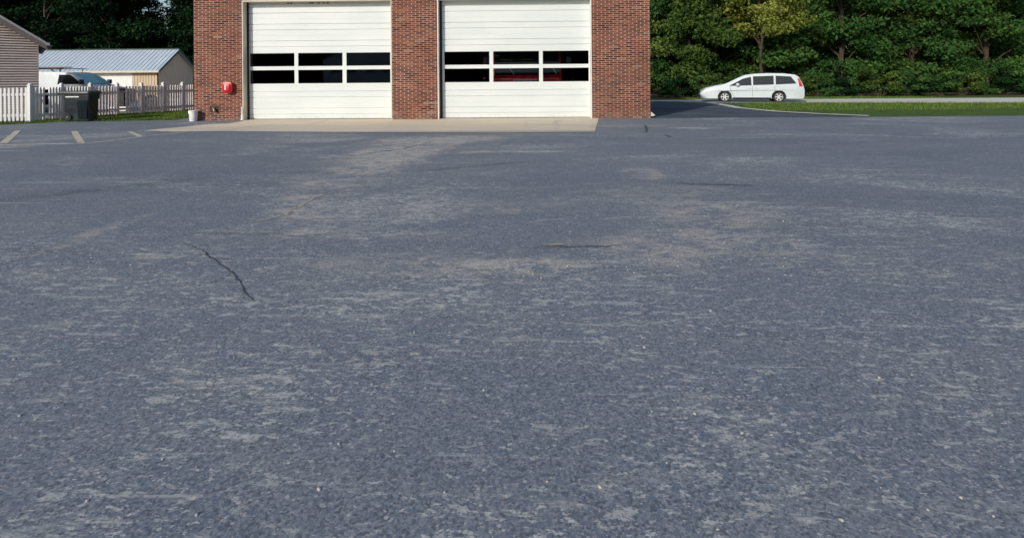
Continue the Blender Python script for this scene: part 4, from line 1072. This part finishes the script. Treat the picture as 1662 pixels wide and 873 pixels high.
def at_px(px, d):
    p = DP(px, 130, d); return (p.x, p.y, 0)
left = [(tA, -60, 50, .3, 1), (tB, 10, 54, 1.4, 1), (tA, 75, 51, 2.5, 1.05), (tB, 130, 55, 4.0, 1), (tA, 180, 51, 5.0, 1.0), (tB, 208, 56, 2.1, .95), (tA, 326, 53, .9, 1.0), (tB, 345, 57, 3.3, 1.0), (tA, 420, 56, 4.4, 1), (tB, -130, 55, 5.5, 1),
        (tB, 40, 62, .6, 1.05), (tA, 100, 63, 3.7, 1.1), (tB, 160, 64, 1.9, 1.1), (tA, 205, 66, 5.6, 1), (tB, 330, 66, 2.8, 1.1), (tA, -20, 64, 1.1, 1.1)]
used = set()
for src, px, d, rz, sc in left:
    loc = at_px(px, d)
    if src.name not in used: used.add(src.name); src.location = loc; src.rotation_euler = (0, 0, rz); src.scale = (sc,)*3
    else: copy_thing(src, loc, rz, gl_, G1, sc)
right = [(tC, 1075, 44, .3, 1), (tD, 1118, 42, 1.7, .95), (tC, 1160, 44, 3.1, 1), (tD, 1212, 47, 4.3, 1.1), (tC, 1260, 43, 5.1, 1), (tD, 1310, 45, .8, 1), (tC, 1365, 42, 2.2, 1.05), (tD, 1425, 45, 3.9, 1.05), (tC, 1480, 43, 1.2, 1), (tD, 1540, 45, 5.5, 1), (tC, 1600, 42, 2.9, 1), (tC, 1665, 44, 4.7, 1), (tD, 1035, 47, .1, 1),
         (tC, 1095, 53, 4.9, 1.1), (tC, 1145, 54, 1.5, 1.2), (tD, 1190, 56, 2.6, 1.2), (tC, 1285, 55, .4, 1.2), (tD, 1395, 55, 3.3, 1.2), (tC, 1510, 55, 5.9, 1.2), (tC, 1620, 55, 2.0, 1.2)]
for src, px, d, rz, sc in right:
    loc = at_px(px, d)
    if src.name not in used: used.add(src.name); src.location = loc; src.rotation_euler = (0, 0, rz); src.scale = (sc,)*3
    else: copy_thing(src, loc, rz, gr2, G2, sc)
# bright yellow-green tree over the minivan
tE = make_tree('young_tree', 'bright yellow-green tree above the white minivan', 'tree', 10.5, 3.6, 4.6, 46, 13000, .24, LEAF['bright'], 21, .15)
tE.location = at_px(1236, 40.5); 
# undergrowth at the edge of the wood
def shrub(label, px, d, hh, rr_, seed, mat=None, n=2600):
    rnd = random.Random(seed); root = thing('shrub', label, 'shrub', at_px(px, d), group='shrubs along the edge of the wood')
    bm = BM()
    cl = []
    for i in range(14):
        a = rnd.uniform(0, 6.28); q_ = rnd.random()**.5*rr_; z = rnd.uniform(.25, hh); x, y = q_*math.cos(a), q_*math.sin(a)
        cl.append((x, y, z, rnd.uniform(.28, .5)))
        tube(bm, [(x*.15, y*.15, -.02), (x*.6, y*.6, z*.6), (x, y, z)], [.02, .013, .006], 5, False)
    obj('stem', bm, MAT['bark'], root, True)
    leaf_cloud('foliage', cl, n, .17, mat or LEAF['mid'], seed, root)
    return root
sh = []
for i, px in enumerate(range(1066, 1700, 33)):
    m = (LEAF['mid'], LEAF['dark'], LEAF['mid'], LEAF['olive'])[i % 4]
    if i < 4: sh.append(shrub('leafy shrub at the foot of the wood beyond the side lane', px, 37+random.uniform(-.3, 1.2), 1.5, 1.0, 40+i, m))
    else: copy_thing(sh[i % 4], at_px(px, 37+random.uniform(-.3, 1.2)), random.uniform(0, 6), sh[0]['label'], sh[0]['group'], random.uniform(.85, 1.2))
# far mass of the wood
rngw = random.Random(5); cl = []
for i in range(620):
    px = rngw.uniform(-150, 1750); d = rngw.uniform(66, 78)
    if 240 < px < 296: continue
    p = DP(px, 130, d); cl.append((p.x, p.y, rngw.uniform(.3, 18.5), rngw.uniform(1.6, 2.8)))
for i in range(240):
    px = rngw.uniform(-150, 440); d = rngw.uniform(60, 66); p = DP(px, 130, d); cl.append((p.x, p.y, rngw.uniform(0, 6.0), rngw.uniform(1.0, 1.8)))
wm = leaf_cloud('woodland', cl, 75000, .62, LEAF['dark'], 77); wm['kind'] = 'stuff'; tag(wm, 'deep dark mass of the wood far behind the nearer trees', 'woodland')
# pale fallen limb
a, b_ = DP(1079, 157, 36.3), DP(1122, 147.8, 36.6)
bm = BM(); tube(bm, [a, a.lerp(b_, .5)+Vector((0, 0, .03)), b_], [.035, .03, .015], 7); tag(obj('fallen_branch', bm, MAT['deadwood'], smooth=True), 'thin pale fallen branch leaning in the undergrowth right of the station', 'branch')

# ------------------------------------------------------------------ across the street (only seen mirrored in the door panes)
HB = thing('house', 'pale house across the street mirrored in the bay door panes', 'house', (-25, -62, 0))
bm = BM(); prism(bm, [(-6, 0), (6, 0), (6, 4.6), (0, 7.0), (-6, 4.6)], 0, -8, 'y'); obj('wall', bm, M('far_house_wall', (.80, .80, .78), .8), HB)
bm = BM()
for s in (-1, 1): loft(bm, [[(0, .4, 7.05), (s*6.6, .4, 4.4), (s*6.6, -8.4, 4.4), (0, -8.4, 7.05)], [(0, .4, 7.2), (s*6.6, .4, 4.55), (s*6.6, -8.4, 4.55), (0, -8.4, 7.2)]])
obj('roof', bm, MAT['roofdark'], HB)
for x in (-4, -1.4, 1.4, 4):
    bm = BM(); bx(bm, x-.7, x+.7, .002, .04, 2.6, 3.5); obj('window', bm, MAT['vanglass'], HB)
tcopy = [(tA, (-34, -74, 0), 1.0), (tB, (-24, -78, 0), 1.0), (tA, (-4, -76, 0), 1.1), (tB, (6, -74, 0), 1), (tA, (16, -76, 0), 1.1), (tB, (27, -74, 0), 1), (tA, (38, -76, 0), 1.1), (tB, (-13, -80, 0), 1.1)]
for i, (s_, loc, sc) in enumerate(tcopy):
    copy_thing(s_, loc, i*1.1, 'leafy tree across the street mirrored darkly in the bay door panes', 'trees across the street', sc)

cl = []  # extra wood added out of view to block sky glow reflected in the panes
for i in range(1700):
    cl.append((rngw.uniform(-230, 90), rngw.uniform(-100, -88), rngw.uniform(.3, 17), rngw.uniform(2, 3.4)))
sky_mask_wood = leaf_cloud('woodland', cl, 110000, 2.3, LEAF['dark'], 79); sky_mask_wood['kind'] = 'stuff'; tag(sky_mask_wood, 'unseen dense wood added across the street to mask sky glow in the door panes', 'woodland')
scene.cycles.max_bounces = 6; scene.cycles.transparent_max_bounces = 8
scene.cycles.use_denoising = True
